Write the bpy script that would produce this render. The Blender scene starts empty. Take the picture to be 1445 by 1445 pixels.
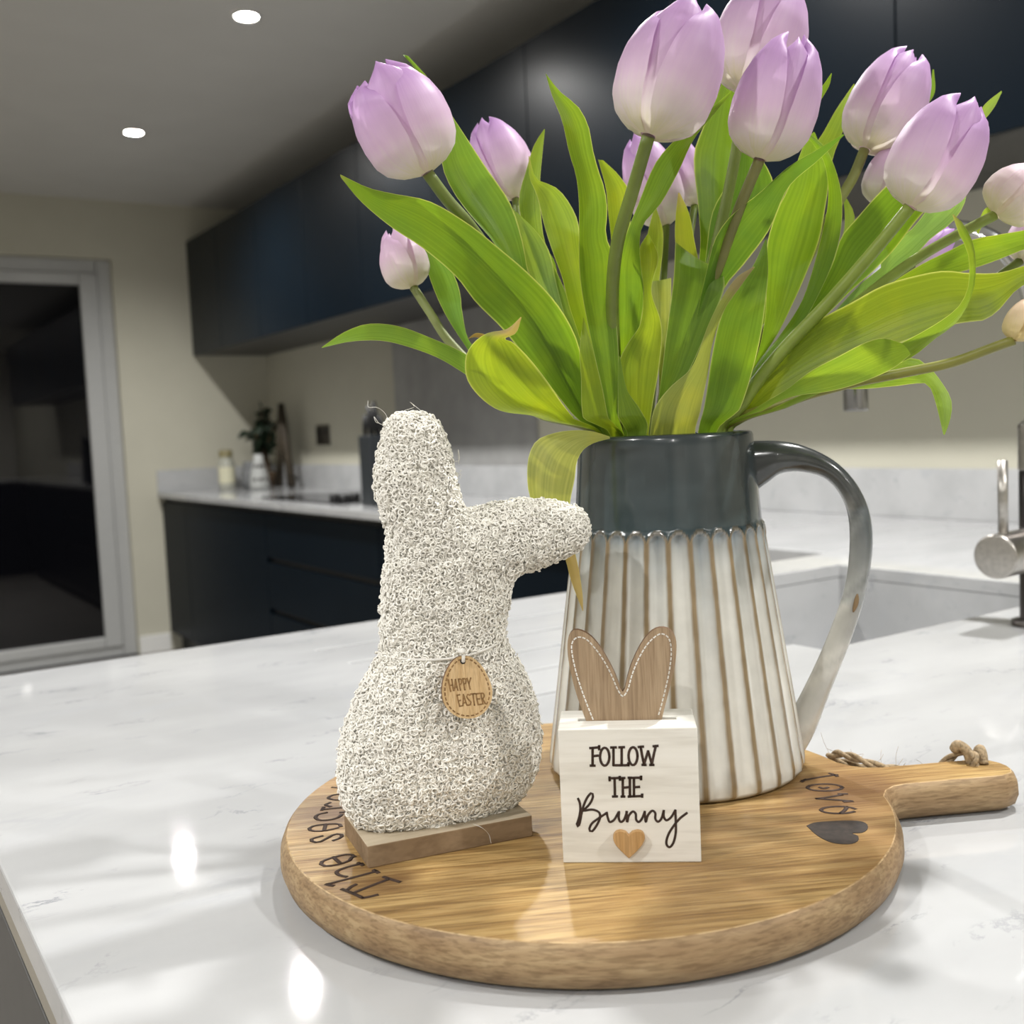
import bpy, bmesh, math, random
import numpy as np
from mathutils import Vector, Matrix
random.seed(7); RNG = np.random.default_rng(7)
SC = bpy.context.scene
COL = SC.collection

# ------------------------------------------------------------------ camera
F = 1504.4                                        # focal length in pixels of the 1445 px frame
YAW, PITCH, ROLL = map(math.radians, (33.0215, -4.3851, -2.5588))
CAM = np.array([0.0, 0.0, 1.16])                  # 26 cm above the worktop
fwd = np.array([math.sin(YAW)*math.cos(PITCH), math.cos(YAW)*math.cos(PITCH), math.sin(PITCH)])
right0 = np.array([math.cos(YAW), -math.sin(YAW), 0.0]); up0 = np.cross(right0, fwd)
rgt = right0*math.cos(ROLL) + up0*math.sin(ROLL); upv = -right0*math.sin(ROLL) + up0*math.cos(ROLL)
cd = bpy.data.cameras.new('camera'); cam = bpy.data.objects.new('camera', cd); COL.objects.link(cam)
cam.matrix_world = Matrix(((rgt[0], upv[0], -fwd[0], CAM[0]), (rgt[1], upv[1], -fwd[1], CAM[1]), (rgt[2], upv[2], -fwd[2], CAM[2]), (0, 0, 0, 1)))
cd.sensor_width = 36; cd.lens = F/1445*36; cd.clip_start = .01
cd.dof.use_dof = True; cd.dof.focus_distance = .63; cd.dof.aperture_fstop = 9.5
SC.camera = cam
# ------------------------------------------------------------------ world, exposure
w = bpy.data.worlds.new('night'); SC.world = w; w.use_nodes = True
w.node_tree.nodes['Background'].inputs[0].default_value = (.010, .012, .016, 1)
w.node_tree.nodes['Background'].inputs[1].default_value = 1
SC.view_settings.view_transform = 'Standard'; SC.view_settings.look = 'None'
SC.view_settings.gamma = 1; SC.view_settings.use_curve_mapping = False
SC.view_settings.exposure = 0.88
LAMP_W = 62.0                                     # one ceiling downlight
LAMP_COL = (1.0, .985, .96)
LIGHT_SPOTS = [(x, y) for x in (1.25, -1.2) for y in (4.75, 3.33, 1.91, .49, -.93, -2.35)]  # left row inferred from shadows; lowest-y pair added out of view for front fill

# ------------------------------------------------------------------ helpers
def ray(px, py):
    a, b = (px-722.5)/F, (py-722.5)/F
    return rgt*a - upv*b + fwd
def at(px, py, depth): return CAM + ray(px, py)*depth
def onz(px, py, z): d = ray(px, py); return CAM + d*((z-CAM[2])/d[2])
def onp(px, py, p0, n): d = ray(px, py); return CAM + d*(np.dot(np.asarray(p0)-CAM, n)/np.dot(d, n))
ORG = {}
def setp(o, label=None, cat=None, group=None, kind=None):
    if label: o['label'] = label
    if cat: o['category'] = cat
    if group: o['group'] = group
    if kind: o['kind'] = kind
    return o
def thing(name, loc, label, cat, group=None):
    o = bpy.data.objects.new(name, None); COL.objects.link(o); o.location = loc
    o.empty_display_size = .02
    ORG[o.name] = np.array(loc, float)
    return setp(o, label, cat, group)
def mk(name, V, Fc, mat, parent=None, smooth=True, uv=None, col=None, origin=None):
    """one mesh object; V in world coordinates"""
    V = np.asarray(V, float).reshape(-1, 3)
    og = ORG[parent.name] if parent is not None else np.array(origin if origin is not None else (V.mean(0)[0], V.mean(0)[1], V[:, 2].min()), float)
    me = bpy.data.meshes.new(name)
    me.from_pydata((V-og).tolist(), [], Fc)
    if uv is not None:
        ul = me.uv_layers.new(name='UVMap'); idx = np.empty(len(me.loops), int); me.loops.foreach_get('vertex_index', idx)
        ul.data.foreach_set('uv', np.asarray(uv, float)[idx].ravel())
    if col is not None:
        ca = me.color_attributes.new('Col', 'FLOAT_COLOR', 'POINT')
        c4 = np.ones((len(V), 4)); c4[:, :3] = col; ca.data.foreach_set('color', c4.ravel())
    if smooth: me.polygons.foreach_set('use_smooth', [True]*len(me.polygons))
    me.materials.append(mat); me.update()
    o = bpy.data.objects.new(name, me); COL.objects.link(o)
    if parent is not None: o.parent = parent
    else: o.location = og
    ORG[o.name] = og
    return o
BOXF = [(0,3,2,1),(4,5,6,7),(0,1,5,4),(1,2,6,5),(2,3,7,6),(3,0,4,7)]
def boxv(a, b):
    (x0,y0,z0),(x1,y1,z1) = a, b
    return [(x0,y0,z0),(x1,y0,z0),(x1,y1,z0),(x0,y1,z0),(x0,y0,z1),(x1,y0,z1),(x1,y1,z1),(x0,y1,z1)]
def bevel(o, w=.002, seg=2):
    m = o.modifiers.new('bevel', 'BEVEL'); m.width = w; m.segments = seg; m.limit_method = 'ANGLE'; m.angle_limit = .6
    return o
def box(name, a, b, mat, parent=None, bev=.002, **k):
    o = mk(name, boxv(a, b), BOXF, mat, parent, smooth=False, **k)
    return bevel(o, bev) if bev else o
def boxes(name, L, mat, parent=None, **k):
    V, Q = [], []
    for a, b in L:
        n = len(V); V += boxv(a, b); Q += [tuple(i+n for i in q) for q in BOXF]
    return mk(name, V, Q, mat, parent, smooth=False, **k)
def catmull(P, n):
    P = np.asarray(P, float)
    if len(P) < 3:
        t = np.linspace(0, 1, n)[:, None]; return P[0]*(1-t)+P[-1]*t
    d = np.r_[0, np.cumsum(np.linalg.norm(np.diff(P, axis=0), axis=1)+1e-9)]; d /= d[-1]
    T = np.zeros_like(P)
    for i in range(len(P)):
        a, b = max(i-1, 0), min(i+1, len(P)-1); T[i] = (P[b]-P[a])/(d[b]-d[a])
    s = np.linspace(0, 1, n); out = []
    for x in s:
        k = min(max(np.searchsorted(d, x, side='right')-1, 0), len(P)-2); h = d[k+1]-d[k]; t = (x-d[k])/h
        out.append((2*t**3-3*t**2+1)*P[k]+(t**3-2*t**2+t)*h*T[k]+(-2*t**3+3*t**2)*P[k+1]+(t**3-t**2)*h*T[k+1])
    return np.array(out)
def tube(P, R, n=10, cap=True, flat=None, side=None):
    """swept tube; R radius per point; flat = per-axis scale (a, b); side = fixed normal for the frame"""
    P = np.asarray(P, float); m = len(P); R = np.broadcast_to(np.asarray(R, float), (m,))
    T = np.gradient(P, axis=0); T /= np.linalg.norm(T, axis=1)[:, None]+1e-12
    if side is not None: nrm = np.asarray(side, float)
    else:
        nrm = np.cross(T[0], (0, 0, 1.0))
        if np.linalg.norm(nrm) < .1: nrm = np.cross(T[0], (1.0, 0, 0))
    V, Fc = [], []; a, b = flat or (1, 1)
    for i in range(m):
        nrm = nrm - T[i]*np.dot(nrm, T[i]); nrm = nrm/(np.linalg.norm(nrm)+1e-12); bn = np.cross(T[i], nrm)
        for k in range(n):
            q = 2*math.pi*k/n; V.append(P[i]+R[i]*(nrm*math.cos(q)*a+bn*math.sin(q)*b))
    for i in range(m-1):
        for k in range(n):
            k2 = (k+1) % n; Fc.append((i*n+k, i*n+k2, (i+1)*n+k2, (i+1)*n+k))
    if cap: Fc.append(tuple(range(n))[::-1]); Fc.append(tuple((m-1)*n+k for k in range(n)))
    return V, Fc
def join(parts):
    V, Fc = [], []
    for v, f in parts:
        n = len(V); V += list(v); Fc += [tuple(i+n for i in q) for q in f]
    return V, Fc
def lathe(prof, c, n=32, top=False, bottom=False):
    V, Fc = [], []
    for r, z in prof:
        for k in range(n): a = 2*math.pi*k/n; V.append((c[0]+r*math.cos(a), c[1]+r*math.sin(a), z))
    for i in range(len(prof)-1):
        for k in range(n):
            k2 = (k+1) % n; Fc.append((i*n+k, i*n+k2, (i+1)*n+k2, (i+1)*n+k))
    if bottom: Fc.append(tuple(range(n))[::-1])
    if top: Fc.append(tuple((len(prof)-1)*n+k for k in range(n)))
    return V, Fc
def slabpoly(P, nrm, t):
    """planar outline P (3D, front side) pushed back by t against nrm"""
    P = np.asarray(P, float); n = len(P); B = P - np.asarray(nrm)*t
    return list(P)+list(B), [tuple(range(n)), tuple(range(n, 2*n))[::-1]]+[((i+1) % n, i, n+i, n+(i+1) % n) for i in range(n)]
def strokes(L, nrm, w, h=.00025, lift=.0002, smooth_n=0):
    """flat letter strokes: L = list of 3D polylines"""
    out = []; nrm = np.asarray(nrm, float)
    for P in L:
        P = np.asarray(P, float)
        if smooth_n: P = catmull(P, smooth_n)
        P = P + nrm*lift
        T = np.gradient(P, axis=0); T /= np.linalg.norm(T, axis=1)[:, None]+1e-12
        P = P.copy(); P[0] -= T[0]*w*.3; P[-1] += T[-1]*w*.3
        S = np.cross(T, nrm); S /= np.linalg.norm(S, axis=1)[:, None]+1e-12
        if len(P) == 2:
            pass
        V, Fc = [], []; m = len(P); k = 6
        for i in range(m):
            for j in range(k):
                q = 2*math.pi*j/k; V.append(P[i]+S[i]*math.cos(q)*w/2+nrm*math.sin(q)*h)
        for i in range(m-1):
            for j in range(k): j2 = (j+1) % k; Fc.append((i*k+j, i*k+j2, (i+1)*k+j2, (i+1)*k+j))
        Fc.append(tuple(range(k))); Fc.append(tuple((m-1)*k+j for j in range(k)))
        out.append((V, Fc))
    return join(out)

# ------------------------------------------------------------------ materials
def newmat(name):
    m = bpy.data.materials.new(name); m.use_nodes = True; nt = m.node_tree
    return m, nt, nt.nodes['Principled BSDF'], nt.nodes['Material Output']
def nd(nt, typ, **k):
    n = nt.nodes.new(typ)
    for a, v in k.items():
        if isinstance(a, str) and a.startswith('i_'): n.inputs[a[2:].replace('_', ' ')].default_value = v
        else: setattr(n, a, v)
    return n
def ramp(nt, src, stops):
    r = nt.nodes.new('ShaderNodeValToRGB'); e = r.color_ramp.elements
    while len(e) < len(stops): e.new(.5)
    for q, (p, c) in zip(e, stops): q.position = p; q.color = (*c, 1) if len(c) == 3 else c
    nt.links.new(src, r.inputs[0]); return r.outputs[0]
def bump(nt, src, bs, strength, dist=.001):
    b = nt.nodes.new('ShaderNodeBump'); b.inputs['Strength'].default_value = strength; b.inputs['Distance'].default_value = dist
    nt.links.new(src, b.inputs['Height']); nt.links.new(b.outputs[0], bs.inputs['Normal'])
def mixc(nt, f, a, b, mode='MIX'):
    m = nt.nodes.new('ShaderNodeMix'); m.data_type = 'RGBA'; m.blend_type = mode
    for s, v in ((0, f), (6, a), (7, b)):
        if isinstance(v, (tuple, list)): m.inputs[s].default_value = (*v, 1)
        elif isinstance(v, (int, float)): m.inputs[s].default_value = v
        else: nt.links.new(v, m.inputs[s])
    return m.outputs[2]
def plain(name, c, rough=.5, metal=0, spec=.5, coat=0, noise=0, nscale=40, bmp=0, emit=None):
    m, nt, bs, out = newmat(name)
    bs.inputs['Roughness'].default_value = rough; bs.inputs['Metallic'].default_value = metal
    bs.inputs['Specular IOR Level'].default_value = spec; bs.inputs['Coat Weight'].default_value = coat
    tc = nd(nt, 'ShaderNodeTexCoord'); nz = nd(nt, 'ShaderNodeTexNoise'); nz.inputs['Scale'].default_value = nscale
    nt.links.new(tc.outputs['Object'], nz.inputs['Vector'])
    k = noise
    nt.links.new(ramp(nt, nz.outputs[0], [(.3, tuple(x*(1-k) for x in c)), (.7, tuple(min(1, x*(1+k)) for x in c))]), bs.inputs['Base Color'])
    if bmp: bump(nt, nz.outputs[0], bs, bmp)
    if emit: bs.inputs['Emission Color'].default_value = (*emit[0], 1); bs.inputs['Emission Strength'].default_value = emit[1]
    return m
def wood(name, stops, ang=0, scale=(6, 120, 120), rough=.5, bmp=.15, blotch=None, burn=None, fine=1.0):
    """grain runs along local x turned by ang"""
    m, nt, bs, out = newmat(name); L = nt.links
    bs.inputs['Roughness'].default_value = rough; bs.inputs['Specular IOR Level'].default_value = .35
    tc = nd(nt, 'ShaderNodeTexCoord'); mp0 = nd(nt, 'ShaderNodeMapping'); mp0.inputs['Rotation'].default_value = (0, 0, -ang) if not isinstance(ang, tuple) else ang
    mp = nd(nt, 'ShaderNodeMapping'); mp.inputs['Scale'].default_value = scale
    L.new(tc.outputs['Object'], mp0.inputs[0]); L.new(mp0.outputs[0], mp.inputs[0])
    n1 = nd(nt, 'ShaderNodeTexNoise'); n1.inputs['Scale'].default_value = 1.0; n1.inputs['Detail'].default_value = 7; n1.inputs['Roughness'].default_value = .62; n1.inputs['Distortion'].default_value = .6
    L.new(mp.outputs[0], n1.inputs['Vector'])
    c = ramp(nt, n1.outputs[0], stops)
    mp2 = nd(nt, 'ShaderNodeMapping'); mp2.inputs['Scale'].default_value = tuple(s*k for s, k in zip(scale, (3.5, 4.5, 4.5)))
    L.new(mp0.outputs[0], mp2.inputs[0])
    n2 = nd(nt, 'ShaderNodeTexNoise'); n2.inputs['Scale'].default_value = 1.0; n2.inputs['Detail'].default_value = 3; L.new(mp2.outputs[0], n2.inputs['Vector'])
    c = mixc(nt, .55*fine, c, ramp(nt, n2.outputs[0], [(.38, (.36, .30, .23)), (.54, (1, 1, 1))]), 'MULTIPLY')
    if blotch:
        n3 = nd(nt, 'ShaderNodeTexNoise'); n3.inputs['Scale'].default_value = blotch[0]; n3.inputs['Detail'].default_value = 2
        L.new(mp0.outputs[0], n3.inputs['Vector'])
        c = mixc(nt, ramp(nt, n3.outputs[0], [(.45, (0, 0, 0)), (.72, (blotch[2],)*3)]), c, blotch[1])
    for (p, r, k) in (burn or []):
        vm = nd(nt, 'ShaderNodeVectorMath', operation='DISTANCE'); vm.inputs[1].default_value = p; L.new(tc.outputs['Object'], vm.inputs[0])
        nz = nd(nt, 'ShaderNodeMath', operation='MULTIPLY_ADD'); nz.inputs[1].default_value = .03; L.new(n1.outputs[0], nz.inputs[0]); L.new(vm.outputs['Value'], nz.inputs[2])
        rr = nd(nt, 'ShaderNodeMapRange'); rr.inputs['From Min'].default_value = r+.015; rr.inputs['From Max'].default_value = r*.2+.015
        rr.inputs['To Max'].default_value = k; L.new(nz.outputs[0], rr.inputs[0])
        c = mixc(nt, rr.outputs[0], c, (.10, .045, .02))
    L.new(c, bs.inputs['Base Color']); bump(nt, n2.outputs[0], bs, bmp, .0005)
    return m
def quartz():
    m, nt, bs, out = newmat('white_quartz'); L = nt.links
    bs.inputs['Roughness'].default_value = .05; bs.inputs['Specular IOR Level'].default_value = .30
    g = nd(nt, 'ShaderNodeNewGeometry')
    mp = nd(nt, 'ShaderNodeMapping'); mp.inputs['Rotation'].default_value = (0, 0, .45); mp.inputs['Scale'].default_value = (2.0, 4.2, 4.2); L.new(g.outputs['Position'], mp.inputs[0])
    def vein(scale, wdt, seed, lo, hi):
        n = nd(nt, 'ShaderNodeTexNoise', noise_dimensions='4D'); n.inputs['Scale'].default_value = scale; n.inputs['W'].default_value = seed; n.inputs['Detail'].default_value = 9; n.inputs['Roughness'].default_value = .66; n.inputs['Distortion'].default_value = .5
        L.new(mp.outputs[0], n.inputs['Vector'])
        a = nd(nt, 'ShaderNodeMath', operation='SUBTRACT'); a.inputs[1].default_value = .5; L.new(n.outputs[0], a.inputs[0])
        b = nd(nt, 'ShaderNodeMath', operation='ABSOLUTE'); L.new(a.outputs[0], b.inputs[0])
        line = ramp(nt, b.outputs[0], [(0, (1, 1, 1)), (wdt, (0, 0, 0))])
        k = nd(nt, 'ShaderNodeTexNoise', noise_dimensions='4D'); k.inputs['Scale'].default_value = scale*1.9; k.inputs['W'].default_value = seed+5; L.new(mp.outputs[0], k.inputs['Vector'])
        msk = ramp(nt, k.outputs[0], [(lo, (0, 0, 0)), (hi, (1, 1, 1))])
        return mixc(nt, 1.0, line, msk, 'MULTIPLY')
    cl = nd(nt, 'ShaderNodeTexNoise'); cl.inputs['Scale'].default_value = 2.2; cl.inputs['Detail'].default_value = 5; L.new(mp.outputs[0], cl.inputs['Vector'])
    c = ramp(nt, cl.outputs[0], [(.35, (.405, .41, .415)), (.6, (.465, .47, .475))])
    c = mixc(nt, vein(4.0, .016, 1.3, .55, .70), c, (.25, .26, .28))
    c = mixc(nt, vein(1.4, .03, 8.1, .50, .68), c, (.405, .415, .43))
    L.new(c, bs.inputs['Base Color'])
    return m
def vcol(name, rough=.2, coat=.5, bmp=0):
    m, nt, bs, out = newmat(name); a = nd(nt, 'ShaderNodeVertexColor', layer_name='Col')
    tc = nd(nt, 'ShaderNodeTexCoord'); nz = nd(nt, 'ShaderNodeTexNoise'); nz.inputs['Scale'].default_value = 60; nz.inputs['Detail'].default_value = 4; nt.links.new(tc.outputs['Object'], nz.inputs['Vector'])
    nt.links.new(mixc(nt, 1.0, a.outputs[0], ramp(nt, nz.outputs[0], [(.3, (.86, .86, .86)), (.7, (1, 1, 1))]), 'MULTIPLY'), bs.inputs['Base Color'])
    bs.inputs['Roughness'].default_value = rough; bs.inputs['Coat Weight'].default_value = coat; bs.inputs['Coat Roughness'].default_value = .05
    return m
def leafmat():
    m, nt, bs, out = newmat('tulip_leaf'); L = nt.links
    oi = nd(nt, 'ShaderNodeObjectInfo'); uv = nd(nt, 'ShaderNodeUVMap'); sx = nd(nt, 'ShaderNodeSeparateXYZ'); L.new(uv.outputs[0], sx.inputs[0])
    mp = nd(nt, 'ShaderNodeMapping'); mp.inputs['Scale'].default_value = (26, 1.2, 1); L.new(uv.outputs[0], mp.inputs[0])
    ad = nd(nt, 'ShaderNodeVectorMath', operation='ADD'); L.new(mp.outputs[0], ad.inputs[0]); L.new(oi.outputs['Random'], ad.inputs[1])
    n = nd(nt, 'ShaderNodeTexNoise'); n.inputs['Scale'].default_value = 1.0; n.inputs['Detail'].default_value = 3; L.new(ad.outputs[0], n.inputs['Vector'])
    tc = nd(nt, 'ShaderNodeTexCoord'); n2 = nd(nt, 'ShaderNodeTexNoise'); n2.inputs['Scale'].default_value = 38; n2.inputs['Detail'].default_value = 3; L.new(tc.outputs['Object'], n2.inputs['Vector'])
    c = mixc(nt, 1.0, mixc(nt, 1.0, oi.outputs['Color'], (1.4, 1.4, 1.3), 'MULTIPLY'), ramp(nt, n.outputs[0], [(.3, (.74, .78, .70)), (.7, (1.0, 1.0, 1.0))]), 'MULTIPLY')
    c = mixc(nt, ramp(nt, n2.outputs[0], [(.45, (0, 0, 0)), (.75, (.45,)*3)]), c, mixc(nt, 1.0, c, (1.5, 1.25, .6), 'MULTIPLY'))
    # dry tip: alpha of the object's colour says how far it reaches (v = 0 at the tip)
    al = nd(nt, 'ShaderNodeMath', operation='SUBTRACT'); L.new(oi.outputs['Alpha'], al.inputs[0]); L.new(sx.outputs[1], al.inputs[1])
    dr = nd(nt, 'ShaderNodeMapRange'); dr.inputs['From Min'].default_value = 0; dr.inputs['From Max'].default_value = .08; L.new(al.outputs[0], dr.inputs[0])
    c = mixc(nt, dr.outputs[0], c, (.38, .30, .16))
    # pale margin of the blade
    ed = nd(nt, 'ShaderNodeMath', operation='SUBTRACT'); ed.inputs[1].default_value = .5; L.new(sx.outputs[0], ed.inputs[0])
    ea = nd(nt, 'ShaderNodeMath', operation='ABSOLUTE'); L.new(ed.outputs[0], ea.inputs[0])
    c = mixc(nt, ramp(nt, ea.outputs[0], [(.470, (0, 0, 0)), (.498, (.7,)*3)]), c, (.62, .66, .30))
    L.new(c, bs.inputs['Base Color']); bs.inputs['Roughness'].default_value = .42; bs.inputs['Specular IOR Level'].default_value = .4
    bump(nt, n.outputs[0], bs, .35, .0008)
    tr = nd(nt, 'ShaderNodeBsdfTranslucent'); L.new(mixc(nt, 1.0, c, (1.65, 1.5, .55), 'MULTIPLY'), tr.inputs[0])
    mx = nd(nt, 'ShaderNodeMixShader'); mx.inputs[0].default_value = .48
    L.new(bs.outputs[0], mx.inputs[1]); L.new(tr.outputs[0], mx.inputs[2]); L.new(mx.outputs[0], out.inputs[0])
    return m
def petalmat():
    m, nt, bs, out = newmat('tulip_petal'); L = nt.links
    oi = nd(nt, 'ShaderNodeObjectInfo'); uv = nd(nt, 'ShaderNodeUVMap'); sx = nd(nt, 'ShaderNodeSeparateXYZ'); L.new(uv.outputs[0], sx.inputs[0])
    mp = nd(nt, 'ShaderNodeMapping'); mp.inputs['Scale'].default_value = (30, 1.4, 1); L.new(uv.outputs[0], mp.inputs[0])
    ad = nd(nt, 'ShaderNodeVectorMath', operation='ADD'); L.new(mp.outputs[0], ad.inputs[0]); L.new(oi.outputs['Random'], ad.inputs[1])
    n = nd(nt, 'ShaderNodeTexNoise'); n.inputs['Scale'].default_value = 1.0; n.inputs['Detail'].default_value = 3; L.new(ad.outputs[0], n.inputs['Vector'])
    # lilac grows with height and towards the edges of the petal
    a = nd(nt, 'ShaderNodeMath', operation='MULTIPLY_ADD'); a.inputs[1].default_value = .16; va = nd(nt, 'ShaderNodeMath', operation='MULTIPLY'); L.new(sx.outputs[1], va.inputs[0]); L.new(oi.outputs['Alpha'], va.inputs[1])
    L.new(n.outputs[0], a.inputs[0]); L.new(va.outputs[0], a.inputs[2])
    c = ramp(nt, a.outputs[0], [(.08, (.80, .77, .52)), (.20, (.88, .82, .78)), (.44, (.83, .64, .80)), (.78, (.72, .49, .76)), (1.08, (.60, .36, .68))])
    c = mixc(nt, 1.0, c, oi.outputs['Color'], 'MULTIPLY')
    L.new(c, bs.inputs['Base Color']); bs.inputs['Roughness'].default_value = .45; bs.inputs['Specular IOR Level'].default_value = .35
    bs.inputs['Sheen Weight'].default_value = .15
    bump(nt, n.outputs[0], bs, .25, .0006)
    tr = nd(nt, 'ShaderNodeBsdfTranslucent'); L.new(c, tr.inputs[0])
    mx = nd(nt, 'ShaderNodeMixShader'); mx.inputs[0].default_value = .35
    L.new(bs.outputs[0], mx.inputs[1]); L.new(tr.outputs[0], mx.inputs[2]); L.new(mx.outputs[0], out.inputs[0])
    return m
M = {}
M['quartz'] = quartz()
M['navy'] = plain('navy_satin_lacquer', (.0022, .0058, .0105), .30, spec=.15, noise=.08, nscale=3)
M['navymatt'] = plain('navy_matt_lacquer', (.0030, .0066, .0112), .38, spec=.05, noise=.08, nscale=3)
M['carcass'] = plain('dark_grey_carcass', (.055, .053, .050), .5, noise=.05)
M['wall3'] = plain('taupe_wall_paint', (.42, .41, .38), .85, noise=.02, nscale=6)
M['wall2'] = plain('cream_wall_paint', (.74, .72, .66), .85, noise=.02, nscale=6)
M['wall'] = plain('beige_wall_paint', (.50, .485, .40), .85, noise=.02, nscale=6, bmp=.02)
M['ceil'] = plain('white_ceiling_paint', (.58, .575, .55), .9, noise=.02, nscale=4)
M['floor'] = plain('dark_floor_tile', (.20, .185, .165), .45, noise=.12, nscale=5)
M['upvc'] = plain('white_upvc', (.40, .405, .40), .35, noise=.02)
M['skirt'] = plain('white_gloss_paint', (.72, .72, .70), .4, noise=.02)
M['nightglass'] = plain('door_glass', (.003, .003, .004), .02, spec=.5, noise=.02)
M['blackglass'] = plain('black_hob_glass', (.006, .006, .007), .06, noise=.05)
M['black'] = plain('black_matt', (.006, .006, .007), .5, noise=.1)
M['splash'] = plain('grey_stone_splashback', (.30, .30, .295), .3, noise=.10, nscale=9)
M['chrome'] = plain('polished_chrome', (.75, .76, .77), .10, metal=1, noise=.02)
M['steel'] = plain('brushed_steel', (.42, .40, .37), .32, metal=1, noise=.12, nscale=180)
M['darkchrome'] = plain('dark_chrome', (.30, .30, .30), .12, metal=1, noise=.02)
M['gunmetal'] = plain('dark_steel', (.10, .09, .085), .35, metal=1, noise=.12, nscale=120)
M['rail'] = plain('taupe_metal_rail', (.30, .275, .225), .4, metal=.3, noise=.05)
M['lens'] = plain('lamp_lens', (.9, .9, .9), .4, emit=((1, .97, .92), 90))
M['ceramic'] = vcol('glazed_stoneware', .22, .6)
BA = math.radians(-26.3)
M['board'] = None
M['whitewood'] = wood('whitewashed_wood', [(.25, (.60, .58, .52)), (.5, (.74, .72, .66)), (.75, (.78, .76, .71))], ang=math.atan2(-.0462, .0579), scale=(6, 60, 60), rough=.6, bmp=.2, fine=.25)
M['earwood'] = wood('pale_brown_ply', [(.25, (.24, .165, .10)), (.5, (.35, .25, .155)), (.78, (.44, .33, .215))], ang=(0, math.pi/2, 0), scale=(14, 260, 260), rough=.6, bmp=.25, fine=.5)
M['heartwood'] = wood('honey_ply', [(.25, (.34, .19, .07)), (.5, (.48, .29, .12)), (.78, (.56, .36, .17))], ang=(0, math.pi/2, 0), scale=(14, 200, 200), rough=.6, bmp=.2, fine=.5)
M['tagwood'] = wood('tag_ply', [(.25, (.42, .26, .11)), (.5, (.60, .42, .22)), (.78, (.68, .51, .30))], ang=(0, math.pi/2, 0), scale=(20, 420, 420), rough=.6, bmp=.2, fine=.5)
M['basewood'] = wood('taupe_mdf', [(.25, (.34, .275, .19)), (.5, (.46, .39, .285)), (.78, (.53, .46, .35))], ang=math.atan2(-.19, .958), scale=(8, 60, 60), rough=.7, bmp=.15, fine=.5)
M['edgeburn'] = plain('laser_cut_edge', (.13, .065, .03), .7, noise=.2)
M['ink'] = plain('burnt_lettering', (.035, .017, .010), .8, noise=.3, nscale=400)
M['tagink'] = plain('laser_engraving', (.24, .135, .05), .8, noise=.25, nscale=500)
M['stitch'] = plain('white_print', (.75, .73, .68), .7, noise=.03)
M['fleece'] = plain('ivory_boucle', (.95, .92, .85), .35, noise=.06, nscale=90)
def soften(m, k, c):
    nt = m.node_tree; bs = nt.nodes['Principled BSDF']; tr = nd(nt, 'ShaderNodeBsdfTranslucent'); tr.inputs[0].default_value = (*c, 1); mx = nd(nt, 'ShaderNodeMixShader'); mx.inputs[0].default_value = k
    nt.links.new(bs.outputs[0], mx.inputs[1]); nt.links.new(tr.outputs[0], mx.inputs[2]); nt.links.new(mx.outputs[0], nt.nodes['Material Output'].inputs[0])
soften(M['fleece'], .06, (.95, .93, .87))
M['backing'] = plain('ivory_backing_cloth', (.92, .89, .82), .9, noise=.05, nscale=120)
M['string'] = plain('cotton_string', (.75, .73, .68), .8, noise=.08, nscale=300)
M['jute'] = plain('jute_twine', (.30, .225, .135), .9, noise=.35, nscale=500, bmp=.3)
M['leaf'] = leafmat(); M['petal'] = petalmat()
def stemmat():
    m, nt, bs, out = newmat('tulip_stem'); oi = nd(nt, 'ShaderNodeObjectInfo'); tc = nd(nt, 'ShaderNodeTexCoord')
    n = nd(nt, 'ShaderNodeTexNoise'); n.inputs['Scale'].default_value = 60; nt.links.new(tc.outputs['Object'], n.inputs['Vector'])
    nt.links.new(mixc(nt, 1.0, oi.outputs['Color'], ramp(nt, n.outputs[0], [(.3, (.8, .8, .75)), (.7, (1, 1, 1))]), 'MULTIPLY'), bs.inputs['Base Color'])
    bs.inputs['Roughness'].default_value = .45; bs.inputs['Subsurface Weight'].default_value = .15; bs.inputs['Subsurface Radius'].default_value = (.004, .004, .001)
    return m
M['stem'] = stemmat()

# ================================================================== THE ROOM
XW, YD, ZC, ZW = 2.287, 6.11, 2.50, .90            # back wall, door wall, ceiling, worktop
XL, YN = -2.2, -3.4
def st(o, label): return setp(o, label, None, None, 'structure')
st(box('floor', (XL, YN, -.1), (XW, YD, 0), M['floor'], bev=0), 'dark tiled kitchen floor')
st(box('ceiling', (XL, YN, ZC), (XW, YD, ZC+.1), M['ceil'], bev=0), 'plain white ceiling with recessed downlights')
st(box('wall_back', (XW, YN, 0), (XW+.1, YD+.1, ZC), M['wall'], bev=0), 'beige wall behind the hob and sink')
DX0, DX1, DZ = .30, 1.440, 2.185
st(boxes('wall_far', [((XL, YD, 0), (DX0, YD+.12, ZC)), ((DX1, YD, 0), (XW, YD+.12, ZC)), ((DX0, YD, DZ), (DX1, YD+.12, ZC))], M['wall']), 'beige end wall around the glazed door')
st(box('wall_left', (XL-.1, YN, 0), (XL, YD, ZC), M['wall3'], bev=0), 'taupe wall on the open side of the kitchen')
st(box('wall_near', (XL, YN-.1, 0), (XW, YN, ZC), M['wall2'], bev=0), 'cream wall behind the viewer')
st(box('baseboard_far', (DX1+.005, YD-.016, 0), (1.615, YD, .10), M['skirt'], bev=.003), 'white skirting board beside the door')
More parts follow.
